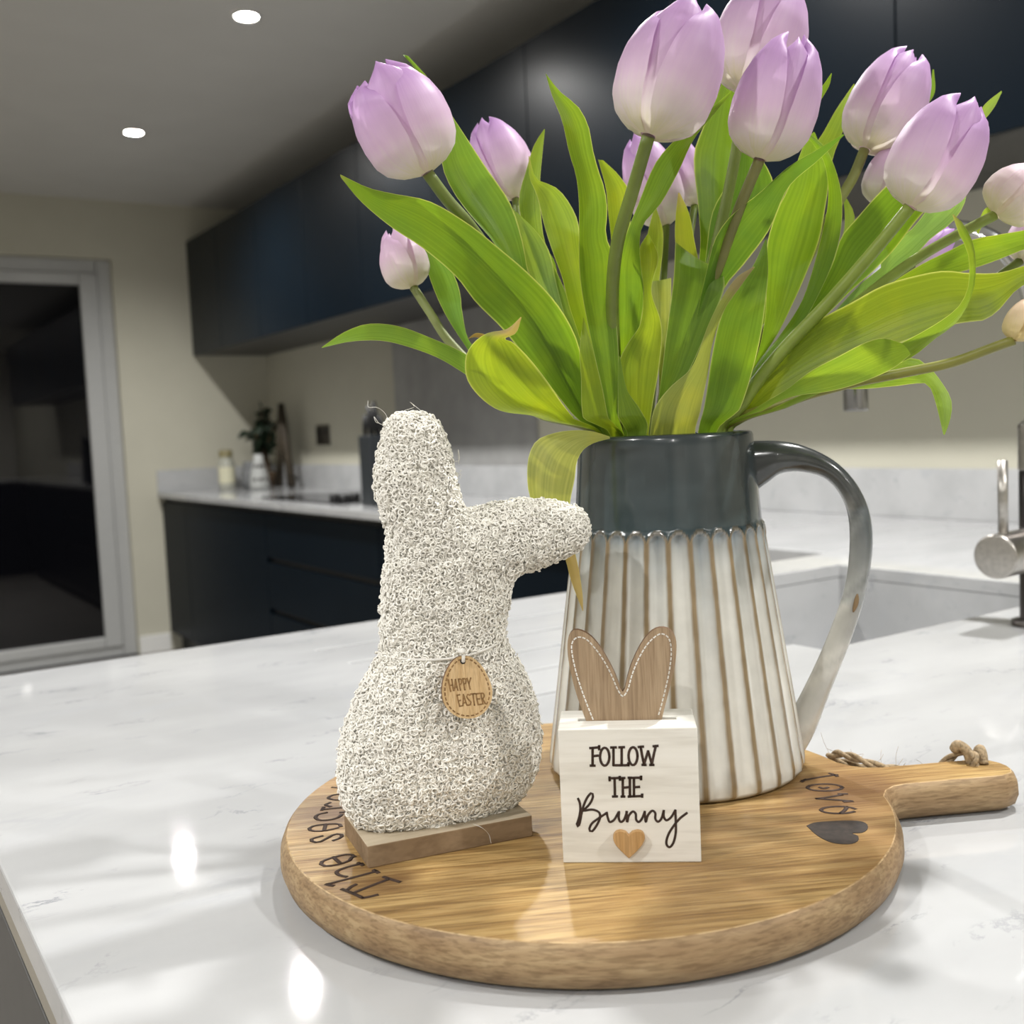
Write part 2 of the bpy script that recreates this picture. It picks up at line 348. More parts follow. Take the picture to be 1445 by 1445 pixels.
# glazed door, white frame, night outside
yf = YD+.035
d1 = mk('door_1', *join([(boxv((1.365, yf, 0), (DX1, yf+.07, DZ)), BOXF), (boxv((DX0, yf, 0), (DX0+.075, yf+.07, DZ)), BOXF), (boxv((DX0+.075, yf, DZ-.075), (1.365, yf+.07, DZ)), BOXF), (boxv((DX0+.075, yf, 0), (1.365, yf+.07, .055)), BOXF)]), M['upvc'], smooth=False)
st(d1, 'white framed glazed door with dark night glass'); bevel(d1, .006)
sash = boxes('sash', [((1.272, yf-.012, .055), (1.365, yf+.05, DZ-.075)), ((DX0+.075, yf-.012, .055), (DX0+.168, yf+.05, DZ-.075)), ((DX0+.168, yf-.012, 2.045), (1.272, yf+.05, DZ-.075)), ((DX0+.168, yf-.012, .055), (1.272, yf+.05, .118))], M['upvc'], d1); bevel(sash, .008)
box('pane', (DX0+.160, yf+.012, .11), (1.280, yf+.030, 2.053), M['nightglass'], d1, bev=0)
# downlights
for i, (x, y) in enumerate(LIGHT_SPOTS):
    lab = {0: 'recessed ceiling downlight nearest the glazed door', 1: 'recessed ceiling downlight second from the glazed door'}.get(i, 'round recessed ceiling downlight out of view, in a row extended for front fill')
    t = thing('ceiling_downlight', (x, y, ZC-.004), lab, 'downlight', 'recessed ceiling downlights')
    mk('trim_ring', *lathe([(.034, ZC-.0005), (.047, ZC-.0005), (.046, ZC-.005), (.036, ZC-.006), (.034, ZC-.0005)], (x, y), 28), M['skirt'], t)
    mk('lens', *lathe([(.0345, ZC-.0042), (.020, ZC-.0048), (.0005, ZC-.005)], (x, y), 28, top=True), M['lens'], t)
    ld = bpy.data.lights.new('downlight_beam', 'SPOT'); ld.energy = LAMP_W; ld.color = LAMP_COL; ld.spot_size = math.radians(154); ld.spot_blend = .8; ld.shadow_soft_size = .030
    lo = bpy.data.objects.new('downlight_beam', ld); COL.objects.link(lo); lo.parent = t; lo.location = (0, 0, -.012)

# ------------------------------------------------------------------ worktops (height grids with holes and drainer grooves)
def gridslab(xs, ys, hfun, zb):
    """closed slab from a grid of cells; hfun(x, y) gives the top height or None for a hole"""
    V, idx, Q = [], {}, []
    def v(p):
        p = tuple(round(c, 5) for c in p)
        if p not in idx: idx[p] = len(V); V.append(p)
        return idx[p]
    H = {}
    nx, ny = len(xs)-1, len(ys)-1
    for i in range(nx):
        for j in range(ny): H[i, j] = hfun((xs[i]+xs[i+1])/2, (ys[j]+ys[j+1])/2)
    for i in range(nx):
        for j in range(ny):
            h = H[i, j]
            if h is None: continue
            x0, x1, y0, y1 = xs[i], xs[i+1], ys[j], ys[j+1]
            Q.append([v((x0,y0,h)), v((x1,y0,h)), v((x1,y1,h)), v((x0,y1,h))])
            Q.append([v((x0,y1,zb)), v((x1,y1,zb)), v((x1,y0,zb)), v((x0,y0,zb))])
            for di, dj, a, b in ((-1,0,(x0,y1),(x0,y0)), (1,0,(x1,y0),(x1,y1)), (0,-1,(x0,y0),(x1,y0)), (0,1,(x1,y1),(x0,y1))):
                k = H.get((i+di, j+dj)); k = zb if k is None else k
                if k < h-1e-6: Q.append([v((*a,h)), v((*a,k)), v((*b,k)), v((*b,h))])
    return V, Q
SX0, SX1, SY0, SY1 = .928, 1.487, .800, 1.245
GR = [1.222, 1.124, 1.036, .944, .852]
xs = [.078, .50, SX0-.012, SX0, SX1, 1.60, XW]
ys = [.12, SY0]+sorted(sum([[g-.006, g+.006] for g in GR], []))+[SY1, 1.364]
def hp(x, y):
    if SX0 < x < SX1 and SY0 < y < SY1: return None
    if .50 < x < SX0 and any(abs(y-g) < .006 for g in GR): return ZW-.0035
    return ZW
pw = mk('peninsula_worktop', *gridslab(xs, ys, hp, ZW-.022), M['quartz'], smooth=False)
setp(pw, 'white veined quartz peninsula worktop with drainer grooves and sink cut-out', 'worktop'); bevel(pw, .0022, 2)
hw = mk('hob_worktop', *gridslab([1.60, XW], [1.366, YD], lambda x, y: ZW, ZW-.030), M['quartz'], smooth=False)
setp(hw, 'white quartz worktop holding the hob along the back wall', 'worktop'); bevel(hw, .003, 2)
us = box('worktop_upstand', (XW-.020, .12, ZW), (XW-.0008, YD-.001, 1.022), M['quartz'], bev=.0015)
setp(us, 'long white quartz upstand along the back wall behind sink and hob', 'upstand')
us = box('worktop_upstand', (1.60, YD-.020, ZW), (XW-.0205, YD-.0008, 1.022), M['quartz'], bev=.0015)
setp(us, 'short white quartz upstand on the end wall by the door', 'upstand')
sp = box('hob_splashback', (XW-.009, 3.31, 1.0222), (XW-.0008, 4.46, 1.66), M['splash'], bev=0)
setp(sp, 'grey stone splashback panel on wall behind hob', 'splashback')
# sink bowl
t = thing('sink', ((SX0+SX1)/2, (SY0+SY1)/2, .68), 'white stone undermount sink bowl sunk into the peninsula worktop', 'sink')
a = .012
mk('bowl', *gridslab([SX0-a, SX0, SX1, SX1+a], [SY0-a, SY0, SY1, SY1+a], lambda x, y: ZW-.0225 if not (SX0 < x < SX1 and SY0 < y < SY1) else .70, .69), M['quartz'], t, smooth=False)
mk('drain', *lathe([(.045, .7005), (.043, .703), (.03, .7015), (.001, .7015)], (1.25, 1.02), 28, top=True), M['steel'], t)
# ------------------------------------------------------------------ tap
tx, ty = 1.2063, .7169
t = thing('kitchen_tap', (tx, ty, ZW), 'steel kitchen tap with tall arched spout and side lever beside sink', 'tap')
mk('base', *lathe([(.028, ZW), (.028, ZW+.006), (.022, ZW+.008)], (tx, ty), 32, top=True), M['gunmetal'], t)
mk('column', *lathe([(.0185, ZW+.007), (.0185, ZW+.185)], (tx, ty), 32, top=True), M['gunmetal'], t)
kn = []
for q in range(14):
    z = ZW+.186+q*.0036; kn += [(.0185, z), (.0200, z+.0018)]
mk('knurled_collar', *lathe(kn+[(.0185, ZW+.24), (.012, ZW+.245)], (tx, ty), 40, top=True), M['steel'], t)
dv = np.array([-.99, -.10, 0]); dv /= np.linalg.norm(dv)              # valve points at the viewer's side
vc = np.array([tx, ty, ZW+.093])
v1 = tube([vc+dv*.015, vc+dv*.098, vc+dv*.1], [.0255, .0255, .0240], 40)
valve = mk('valve_body', *v1, M['steel'], t); bevel(valve, .001)
lv = vc+dv*.080
mk('lever', *tube([lv+np.array([0, 0, .02]), lv+np.array([0, 0, .108])], .0056, 16), M['steel'], t)
sy = .975
arc = [(tx, ty, ZW+.24), (tx, ty, ZW+.36)]+[(tx, ty+(sy-ty)/2*(1-math.cos(k)), ZW+.36+.126*math.sin(k)) for k in np.linspace(.15, math.pi-.15, 14)]+[(tx, sy, ZW+.36), (tx, sy, ZW+.33)]
mk('spout', *tube(catmull(arc, 50), .0115, 18), M['chrome'], t)
zb = onp(1210, 580, (tx, sy, 1.1), np.array([-.6, -.8, 0]))[2]
mk('spray_head', *lathe([(.0160, zb), (.0165, zb+.002), (.0165, ZW+.335), (.0125, ZW+.345)], (tx, sy), 28, top=True, bottom=True), M['darkchrome'], t)

# ------------------------------------------------------------------ base cabinets
def front(name, y0, y1, z0, z1, x, parent): return box(name, (x, y0+.0015, z0), (x+.020, y1-.0015, z1), M['navy' if z0 > 1 else 'navymatt'], parent, bev=.0015)
def base_unit(y0, y1, label, drawers=False, group=None):
    t = thing('base_cabinet', (1.9, (y0+y1)/2, 0), label, 'cabinet', group)
    box('carcass', (1.642, y0+.001, .10), (XW-.03, y1-.001, .868), M['black'], t, bev=0)
    box('plinth', (1.68, y0+.001, 0), (1.70, y1-.001, .10), M['navy'], t, bev=0)
    if drawers:
        for z0, z1 in ((.655, .845), (.430, .632), (.108, .407)): front('drawer_front', y0, y1, z0, z1, 1.62, t)
    else: front('door', y0, y1, .108, .845, 1.62, t)
base_unit(5.662, 6.105, 'narrow navy handleless base cabinet against the end wall', group=None)
base_unit(4.470, 5.660, 'wide navy base cabinet left of the hob drawers')
base_unit(3.352, 4.468, 'navy base unit with three wide drawers under the hob', True)
for q in range(3): base_unit(1.55+q*.6, 1.548+q*.6+.6, 'navy handleless base cabinet between hob drawers and peninsula', group='base cabinets behind the jug')
# wall cabinets
WB = [6.105, 5.59, 5.005, 4.42, 3.85, 3.26, 2.67, 2.027, 1.383, .74, .10, -.5]
for k in range(len(WB)-1):
    y1, y0 = WB[k], WB[k+1]
    lab = {0: 'navy satin wall cabinet touching the end wall', 3: 'navy satin wall cabinet above the hob, farther from the tulips', 4: 'navy satin wall cabinet above the hob, next to the lamp glint'}.get(k, 'navy satin handleless wall cabinet in the long row above worktop')
    t = thing('wall_cabinet', (2.07, (y0+y1)/2, 1.66), lab, 'cabinet', 'row of navy wall cabinets')
    box('carcass', (1.872, y0+.001, 1.664), (XW, y1-.001, 2.30), M['carcass'], t, bev=0)
    front('door', y0, y1, 1.66, 2.30, 1.851, t)
# peninsula carcass: end panel with rail, panels
t = thing('peninsula_cabinet', (.6, .75, 0), 'navy panelled peninsula cabinet with taupe rail under white worktop', 'cabinet')
box('top_rail', (.083, .14, .8485), (.10, 1.345, .878), M['rail'], t, bev=.001)
box('shadow_gap', (.088, .14, .844), (.10, 1.345, .8485), M['black'], t, bev=0)
box('end_panel', (.083, .14, .0), (.10, 1.345, .844), M['carcass'], t, bev=.001)
box('side_panel', (.10, 1.325, .0), (1.66, 1.345, .868), M['navy'], t, bev=0)
box('side_panel', (.10, .14, .0), (2.24, .16, .868), M['navy'], t, bev=0)

# ------------------------------------------------------------------ things on the hob worktop
o = thing('induction_hob', (1.93, 4.12, ZW), 'black glass hob set on the white worktop', 'hob')
box('hob_glass', (1.70, 3.86, ZW), (2.16, 4.72, ZW+.006), M['blackglass'], o, bev=.002)
for k, (hx, hy) in enumerate(((1.80, 4.02), (1.80, 4.12), (1.87, 4.07))):
    mk('control_knob', *lathe([(.022, ZW+.006), (.022, ZW+.02), (.018, ZW+.028), (.002, ZW+.029)], (hx, hy), 20, top=True), M['black'], o)
o = thing('wall_socket', (XW-.004, 5.33, 1.178), 'dark metal socket plate on the beige wall', 'socket')
box('plate', (XW-.008, 5.245, 1.125), (XW, 5.415, 1.232), M['gunmetal'], o, bev=.003)
for q in (5.285, 5.375): box('switch', (XW-.013, q-.012, 1.185), (XW-.007, q+.012, 1.21), M['black'], o, bev=.002)
# knife holder
kc = (1.775, 3.65)
t = thing('knife_block', (*kc, ZW), 'dark grey knife block with black handled knives by the hob', 'knife block')
box('holder', (kc[0]-.05, kc[1]-.05, ZW), (kc[0]+.05, kc[1]+.05, ZW+.265), plain('slate_plastic', (.018, .022, .027), .4), t, bev=.006)
for k in range(6):
    a0 = np.array([kc[0]-.03+.03*(k % 3), kc[1]-.025+.05*(k//3), ZW+.255]); b0 = a0+np.array([random.uniform(-.02, .02), random.uniform(-.01, .03), random.uniform(.08, .14)])
    mk('knife_handle', *tube([a0, (a0+b0)/2, b0], [.010, .013, .010], 10, flat=(1, .7)), M['black'], t)
# jar
jx, jy = 1.945, 5.93
t = thing('glass_jar', (jx, jy, ZW), 'clear jar with cream contents and tan lid on worktop', 'jar')
mk('jar_glass', *lathe([(.044, ZW), (.046, ZW+.01), (.046, ZW+.145), (.034, ZW+.175), (.034, ZW+.185)], (jx, jy), 24, bottom=True, top=True), plain('pale_glass', (.42, .42, .36), .1, coat=.5), t)
mk('label_band', *lathe([(.0465, ZW+.035), (.0465, ZW+.125)], (jx, jy), 24), plain('cream_paper', (.66, .64, .47), .7), t)
mk('lid', *lathe([(.037, ZW+.182), (.038, ZW+.215), (.030, ZW+.22)], (jx, jy), 24, top=True), plain('tan_lid', (.22, .19, .09), .6), t)
# grey pot, white patterned bottle, plant, A-frame ornament
gx, gy = 2.04, 5.80
o = mk('grey_pot', *lathe([(.045, ZW), (.058, ZW+.04), (.055, ZW+.10), (.04, ZW+.135), (.043, ZW+.15), (.036, ZW+.15), (.033, ZW+.11)], (gx, gy), 28, bottom=True), plain('grey_stoneware', (.16, .165, .17), .5, noise=.2))
setp(o, 'small rounded grey pot beside the cream jar', 'pot')
bx_, by_ = 2.03, 5.64
t = thing('white_bottle', (bx_, by_, ZW), 'slender white bottle with dark spots on the worktop', 'bottle')
mk('bottle_body', *lathe([(.052, ZW), (.055, ZW+.02), (.046, ZW+.09), (.030, ZW+.15), (.026, ZW+.185), (.018, ZW+.19)], (bx_, by_), 28, bottom=True, top=True), plain('white_glaze', (.42, .43, .42), .4, noise=.05), t)
for z_, s_ in ((ZW+.055, .047), (ZW+.125, .034)):
    dvec = np.array([-bx_, -by_]); dvec /= np.linalg.norm(dvec); side = np.array([-dvec[1], dvec[0]])
    for off in (-.5, .1, .6):
        c_ = np.array([bx_, by_])+dvec*s_*math.cos(off)*1.05+side*s_*math.sin(off)
        mk('dark_spot', *tube([np.array([*(c_+dvec*.004), z_]), np.array([*(c_-dvec*.004), z_])], .010, 12), M['gunmetal'], t)
px_, py_ = 2.17, 5.90
t = thing('potted_plant', (px_, py_, ZW), 'dark leafy plant with brown woody stems in a corner', 'plant')
mk('pot', *lathe([(.04, ZW), (.052, ZW+.05), (.05, ZW+.085), (.04, ZW+.085), (.038, ZW+.07)], (px_, py_), 24, bottom=True), plain('brown_pot', (.08, .05, .025), .6, noise=.2), t)
VV = []
for k in range(5):
    tip = np.array([px_+random.uniform(-.12, .06), py_+random.uniform(-.16, .15), ZW+random.uniform(.26, .44)])
    P = catmull([(px_, py_, ZW+.06), (px_+random.uniform(-.03, .03), py_+random.uniform(-.02, .04), ZW+.17), tip], 12)
    mk('stem', *tube(P, np.linspace(.009, .004, 12), 8), plain('plant_bark', (.09, .05, .02), .8, noise=.3), t)
    for j in range(30):
        p = P[random.randint(5, 11)]; d = RNG.normal(size=3); d /= np.linalg.norm(d); s = np.cross(d, RNG.normal(size=3)); s /= np.linalg.norm(s)
        l, wd = random.uniform(.05, .085), random.uniform(.016, .026)
        VV.append(([p, p+d*l*.4+s*wd, p+d*l, p+d*l*.4-s*wd], [(0, 1, 2, 3)]))
setp(mk('foliage', *join(VV), plain('dark_foliage', (.012, .026, .012), .5, noise=.3), t), kind='stuff')
ax_, ay_ = 2.17, 5.60
t = thing('wooden_ornament', (ax_, ay_, ZW), 'dark pointed A-frame wooden ornament beside the plant', 'ornament')
top_ = np.array([ax_, ay_+.02, ZW+.46])
for q in (-1, 1): mk('frame_leg', *tube([np.array([ax_-.01, ay_-q*.095, ZW+.008]), top_], [.026, .018], 4, flat=(1, 1.3)), plain('dark_driftwood', (.045, .034, .02), .7, noise=.3), t)
mk('crossbar', *tube([np.array([ax_-.006, ay_-.045, ZW+.20]), np.array([ax_-.006, ay_+.06, ZW+.20])], .010, 6), plain('dark_driftwood_bar', (.06, .045, .025), .7, noise=.3), t)

# ================================================================== SERVING BOARD
ZT = .925
BC = np.array([.3885, .5284]); BR = .1837
hd = np.array([math.cos(BA), math.sin(BA)]); hs = np.array([-hd[1], hd[0]])
def arcpts(a0, a1, n, r=BR): return [BC+r*np.array([math.cos(a), math.sin(a)]) for a in np.linspace(a0, a1, n)]
hwid = .0165; ga = math.asin(.034/BR)
out2 = arcpts(BA+ga, BA-ga+2*math.pi, 150)
def loc(u, v): return BC+hd*u+hs*v
neck = BR*math.cos(ga)
Lr = [(neck+.006, -.0245), (neck+.014, -.0185), (neck+.024, -hwid)]
Lh = Lr+[(.270, -hwid), (.278, -.0125), (.2815, -.006), (.2825, 0), (.2815, .006), (.278, .0125), (.270, hwid)]+[(u, -v) for u, v in Lr[::-1]]
o2 = np.array(out2+[loc(u, v) for u, v in Lh])
n2 = len(o2)
tg = np.roll(o2, -1, 0)-np.roll(o2, 1, 0); tg /= np.linalg.norm(tg, axis=1)[:, None]; nr = np.stack([tg[:, 1], -tg[:, 0]], 1)
prof = [(-.010, 0), (-.003, .0008), (.0025, .0045), (.0048, .011), (.0044, .0175), (.0022, .0228), (.0006, .0246), (0, .025)]
V = []; Fc = []
for off, z in prof:
    for k in range(n2): V.append((*(o2[k]+nr[k]*off), ZW+z))
m_ = len(prof)
for i in range(m_-1):
    for k in range(n2): k2 = (k+1) % n2; Fc.append((i*n2+k, i*n2+k2, (i+1)*n2+k2, (i+1)*n2+k))
Fc.append(tuple((m_-1)*n2+k for k in range(n2))); Fc.append(tuple(range(n2))[::-1])
bo = np.array([*BC, ZW])
def bl(px, py): return tuple(onz(px, py, ZT)-bo)
M['board'] = wood('mango_wood', [(.22, (.17, .095, .034)), (.40, (.32, .195, .070)), (.55, (.43, .285, .112)), (.78, (.55, .39, .18))], ang=BA, scale=(9, 130, 130), rough=.42, bmp=.3, blotch=(9, (.20, .100, .038), .5),
    burn=[(bl(480, 1150), .05, .55), (bl(520, 1235), .03, .45), (bl(1185, 1120), .045, .55), (bl(560, 1240), .018, .5), (bl(1250, 1115), .03, .35)])
M['boardedge'] = wood('sawn_mango_side', [(.22, (.20, .125, .062)), (.45, (.28, .185, .095)), (.6, (.35, .245, .13)), (.82, (.43, .32, .185))], ang=BA, scale=(24, 60, 150), rough=.55, bmp=.35, blotch=(10, (.20, .115, .055), .35), fine=.8)
M['rimwood'] = wood('pale_mango_edge', [(.3, (.35, .22, .10)), (.55, (.48, .34, .18)), (.78, (.58, .45, .27))], ang=BA, scale=(30, 62, 62), rough=.55, bmp=.3)  # paler wood tone for the narrow ring along the board's top edge
t = thing('serving_board', tuple(bo), 'round wooden paddle serving board with burnt lettering on white worktop', 'board')
bd = mk('board_body', V, Fc, M['board'], t, smooth=True)
bd.data.materials.append(M['rimwood'])
bd.data.materials.append(M['boardedge'])
for k in range(0, 6*n2): bd.data.polygons[k].material_index = 2
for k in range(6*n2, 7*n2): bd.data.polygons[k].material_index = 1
bd.data.polygons[-1].use_smooth = False; bd.data.polygons[-2].use_smooth = False
UP = np.array([0, 0, 1.0])
def letters(parent, L, groups, nrm, w, h, lift, sn, mat):
    for a_, b_ in zip(groups[:-1], groups[1:]): mk('letter', *strokes(L[a_:b_], nrm, w, h, lift, sn), mat, parent)
def bz(L, ox, oy, s): return [[onz(ox+x/s, oy+y/s, ZT) for x, y in P] for P in L]
thesec = [[(480,1180),(590,1222),(700,1272)],[(545,1178),(580,1150),(620,1130)],[(700,1272),(775,1258),(850,1240)],[(600,1218),(780,1146),(965,1075)],[(930,1048),(1010,1075),(1095,1100)],
 [(330,1122),(590,1055),(850,985)],[(310,1128),(345,1136),(380,1142)],[(520,1045),(440,1025),(422,988),(520,945),(690,903)],[(820,975),(845,988),(865,1002)],[(655,897),(680,910),(700,922)],
 [(610,830),(590,810),(520,808),(400,832),(270,878),(248,908),(300,930),(440,912),(555,872),(578,842)],[(385,835),(425,872),(465,905)],
 [(385,655),(465,625),(470,590),(400,588),(310,635),(225,675),(160,668),(150,640),(260,608)],
 [(465,505),(440,478),(300,482),(165,502),(122,535),(180,556),(300,550),(430,520)],[(302,484),(292,518),(282,552)],
 [(500,352),(460,355)],[(310,357),(220,377),(192,410),(240,438),(350,433),(435,408),(470,380)],
 [(260,325),(400,310),(545,297)],[(262,330),(280,300)],[(350,292),(302,272),(345,250)],
 [(530,222),(400,220),(330,200),(380,168),(500,155)],[(470,168),(455,215)],[(375,85),(420,88),(480,92)],[(480,60),(475,110)]]
letters(t, bz(thesec, 420, 1100, 7.606), [0,5,10,12,13,15,17,20,22,24], UP, .0026, .0003, .0001, 14, M['ink'])
love = [[(55,318),(160,298),(270,282)],[(228,274),(250,280),(272,292)],[(50,325),(75,312)],
 [(195+110*math.cos(a), 362+22*math.sin(a)) for a in np.linspace(0, 2*math.pi, 22)],[(165,362),(190,368),(212,362)],
 [(300,408),(220,422),(145,432)],[(145,432),(250,439),(355,446)],[(285,402),(332,402)],[(318,452),(366,448)],
 [(280+110*math.cos(a), 503+22*math.sin(a)) for a in np.linspace(.5, 2*math.pi-.3, 20)],[(290,525),(320,505),(335,484)]]
letters(t, bz(love, 1120, 1030, 4.446), [0,3,5,9,11], UP, .0026, .0003, .0001, 20, M['ink'])
far_ = [[(745,1033),(765,1035)],[(748,1040),(762,1029)]]
letters(t, bz(far_, 0, 0, 1), [0,2], UP, .0030, .0003, .0001, 4, M['ink'])
hp_ = [(80,600),(130,581),(250,571),(360,568),(430,575),(464,595),(462,622),(430,643),(365,648),(405,665),(405,692),(370,711),(300,714),(230,702),(150,662)]
hp_ = catmull(hp_+[hp_[0]], 60)[:-1]
mk('burnt_heart', *slabpoly([onz(1120+x/4.446, 1030+y/4.446, ZT+.0003) for x, y in hp_], UP, .0006), plain('charred_wood', (.030, .021, .016), .7, noise=.35, nscale=250), t, smooth=False)
# jute loop tied through the handle
hole = loc(.262, .004)
kp = lambda u, v, z: np.array([*loc(u, v), z])
rope = catmull([kp(.262, .004, ZT-.006), kp(.264, .006, ZT+.006), kp(.262, .016, ZT+.007), kp(.250, .026, ZT-.006), kp(.236, .027, ZT-.014), kp(.222, .024, ZT-.006), kp(.205, .027, ZT-.002), kp(.195, .034, ZT+.0015), kp(.188, .045, ZT+.002), kp(.186, .058, ZT-.004), kp(.194, .048, ZT-.006), kp(.208, .036, ZT-.008), kp(.228, .032, ZT-.016), kp(.25, .034, ZT-.018)], 130)
tw = []
for s in (0, math.pi):
    tt = np.linspace(0, 46, 130)+s; T = np.gradient(rope, axis=0); T /= np.linalg.norm(T, axis=1)[:, None]
    S = np.cross(T, UP); S /= np.linalg.norm(S, axis=1)[:, None]; B_ = np.cross(T, S)
    tw.append(tube(rope+(S*np.cos(tt)[:, None]+B_*np.sin(tt)[:, None])*.0014, .0017, 7))
mk('twine_loop', *join(tw), M['jute'], t)
kn_ = [tube(catmull([kp(.264, .010, ZT), kp(.262, .012, ZT+.008), kp(.258, .016, ZT+.011), kp(.256, .018, ZT+.006)], 16), [.0036]*15+[.002], 8), tube(catmull([kp(.270, .006, ZT), kp(.271, .009, ZT+.006), kp(.272, .013, ZT+.008), kp(.272, .017, ZT+.003)], 16), [.0034]*15+[.002], 8)]
mk('twine_knot', *join(kn_), M['jute'], t)
fz = []
for k in range(26):
    p = rope[random.randint(30, 110)]; d = RNG.normal(size=3)*.006; d[2] = abs(d[2]); fz.append(tube(catmull([p, p+d*.6+RNG.normal(size=3)*.001, p+d], 6), .00012, 3))
setp(mk('loose_fibres', *join(fz), M['jute'], t), kind='stuff')

# ================================================================== JUG
JC = np.array([.4829, .5494]); ZR = 1.153; NF = 30; PER = 18; NA = NF*PER
zarch = 1.0915
def jr(z):
    if z >= zarch: return np.interp(z, [zarch, 1.13, ZR], [.0632, .0600, .0585])
    return float(np.interp(z, [ZT, ZT+.01, zarch], [.0866, .0868, .0640]))
zs = np.r_[np.linspace(ZT+.004, ZT+.012, 4), np.linspace(ZT+.018, 1.06, 20), np.linspace(1.064, 1.100, 25), np.linspace(1.104, ZR-.003, 10)]
nvh = np.array([math.sin(i*12.9898)*43758.5453 % 1 for i in range(NF)])
V, C_, Fc = [], [], []
brown = np.array([.25, .180, .095]); white = np.array([.70, .69, .635]); teal = np.array([.030, .040, .043]); blue = np.array([.16, .21, .25])
fr0 = math.atan2(-JC[1], -JC[0])
for z in zs:
    for k in range(NA):
        a = fr0+2*math.pi*k/NA; f = k//PER; p = (k % PER)/PER
        e = abs(2*p-1)                                   # 1 at the ridge, 0 mid channel
        za = zarch-.006*e**2.2
        inch = (za-z)
        dch = 0.0
        r = jr(z)
        if inch > 0:
            s = min(1, inch/.004); s = s*s*(3-2*s)
            prof_ = 1-min(1, max(0, (e-.05)/.72))**2.4 if e < .77 else 0
            dch = .0026*s*prof_
            if inch < .003: dch -= .0007*(1-inch/.003)
        elif inch > -.003: dch = -.0007*(1+inch/.003)
        if z < ZT+.012: dch -= .0006*(1-e)
        r -= dch
        V.append((JC[0]+r*math.cos(a), JC[1]+r*math.sin(a), z))
        nz = .5+.5*math.sin(f*5.3+z*70+2*math.sin(z*190+f))
        if inch <= 0:
            g = min(1, max(0, (z-zarch)/.05)); c = teal*(1+.25*nz)+np.array([.0, .010, .014])*(1-g)
            if inch > -.0018: c = c*.6+brown*.35
        else:
            reach = .012+.030*nvh[f]
            g = math.exp(-max(0, inch-.002)/reach)*(.55+.45*(1-e))
            c = white*(1-g)+(blue*(.75+.5*nz))*g
            c = c*(1-.10*(e > .6))
            if e > .70:
                kk = .75-.3*nz; c = brown*kk+c*(1-kk) if e < .79 else brown*(.9+.2*nz)
            if inch < .0012: c = c*.5+brown*.5
        C_.append(c)
nzn = len(zs)
for i in range(nzn-1):
    for k in range(NA): k2 = (k+1) % NA; Fc.append((i*NA+k, i*NA+k2, (i+1)*NA+k2, (i+1)*NA+k))
# rim, inner wall, base
def ring(r, z, c):
    global V, C_, Fc
    n0 = len(V)
    for k in range(NA): a = fr0+2*math.pi*k/NA; V.append((JC[0]+r*math.cos(a), JC[1]+r*math.sin(a), z)); C_.append(c)
    return n0
last = (nzn-1)*NA
for r, z in ((.0578, ZR-.0008), (.0562, ZR), (.0546, ZR-.0008), (.0538, ZR-.003), (.0560, 1.10), (.062, 1.06), (.080, ZT+.012)):
    n0 = ring(r, z, teal*.9)
    for k in range(NA): k2 = (k+1) % NA; Fc.append((last+k, last+k2, n0+k2, n0+k))
    last = n0
Fc.append(tuple(last+k for k in range(NA)))
n0 = ring(.083, ZT+.0005, brown); n1 = ring(.0845, ZT+.0015, brown)
for k in range(NA):
    k2 = (k+1) % NA; Fc.append((n1+k, n1+k2, k2, k)); Fc.append((n0+k, n0+k2, n1+k2, n1+k))
Fc.append(tuple(n0+k for k in range(NA))[::-1])
t = thing('ceramic_jug', (*JC, ZT), 'ribbed white stoneware jug with dark teal glazed collar and curved handle', 'jug')
JUG = t
mk('jug_body', V, Fc, M['ceramic'], t, col=np.array(C_))
# handle in the plane through the axis, square to the view
vdir = JC/np.linalg.norm(JC); jn = np.array([-vdir[0], -vdir[1], 0]); j0 = np.array([*JC, 1.0])
outer = [(1046,624),(1075,621),(1109,624),(1141,632),(1181,654),(1209,684),(1227,724),(1231,772),(1221,837),(1197,909),(1165,981),(1137,1045),(1120,1072)]
inner = [(1046,700),(1066,684),(1088,667),(1120,662),(1156,669),(1179,688),(1195,720),(1199,765),(1193,824),(1175,882),(1152,941),(1126,997),(1108,1030)]
oc, ic = catmull([onp(*p, j0, jn) for p in outer], 70), catmull([onp(*p, j0, jn) for p in inner], 70)
P = (oc+ic)/2; R = np.linalg.norm(oc-ic, axis=1)/2
dep = np.full(70, 1.0); dep = np.interp(np.arange(70), [0, 8, 20, 60, 69], [.75, .95, 1.05, .85, .8])
V, Fc = [], []; n = 20
T = np.gradient(P, axis=0); T /= np.linalg.norm(T, axis=1)[:, None]
C_ = []
for i in range(70):
    S = np.cross(T[i], jn); S /= np.linalg.norm(S)
    s = i/69; d_ = np.array([.030, .036, .037])
    for k in range(n):
        q = 2*math.pi*k/n; V.append(P[i]+S*math.cos(q)*R[i]+jn*math.sin(q)*max(.0085, min(R[i], .0115))*dep[i])
        nz = .5+.5*math.sin(s*60+q*2+2*math.sin(s*31+q))
        g = np.interp(s+.05*nz-.10*math.cos(q)*(-1), [0, .36, .52, .72, 1], [0, .06, .45, .85, 1.0]); c = d_*(1-g)+np.array([.62, .61, .56])*g
        if .36 < s < .60: c = c*.75+blue*.25
        C_.append(c*(.9+.2*nz))
for i in range(69):
    for k in range(n): k2 = (k+1) % n; Fc.append((i*n+k, i*n+k2, (i+1)*n+k2, (i+1)*n+k))
Fc += [tuple(range(n))[::-1], tuple(69*n+k for k in range(n))]
hnd = mk('handle', V, Fc, M['ceramic'], t, col=np.array(C_))
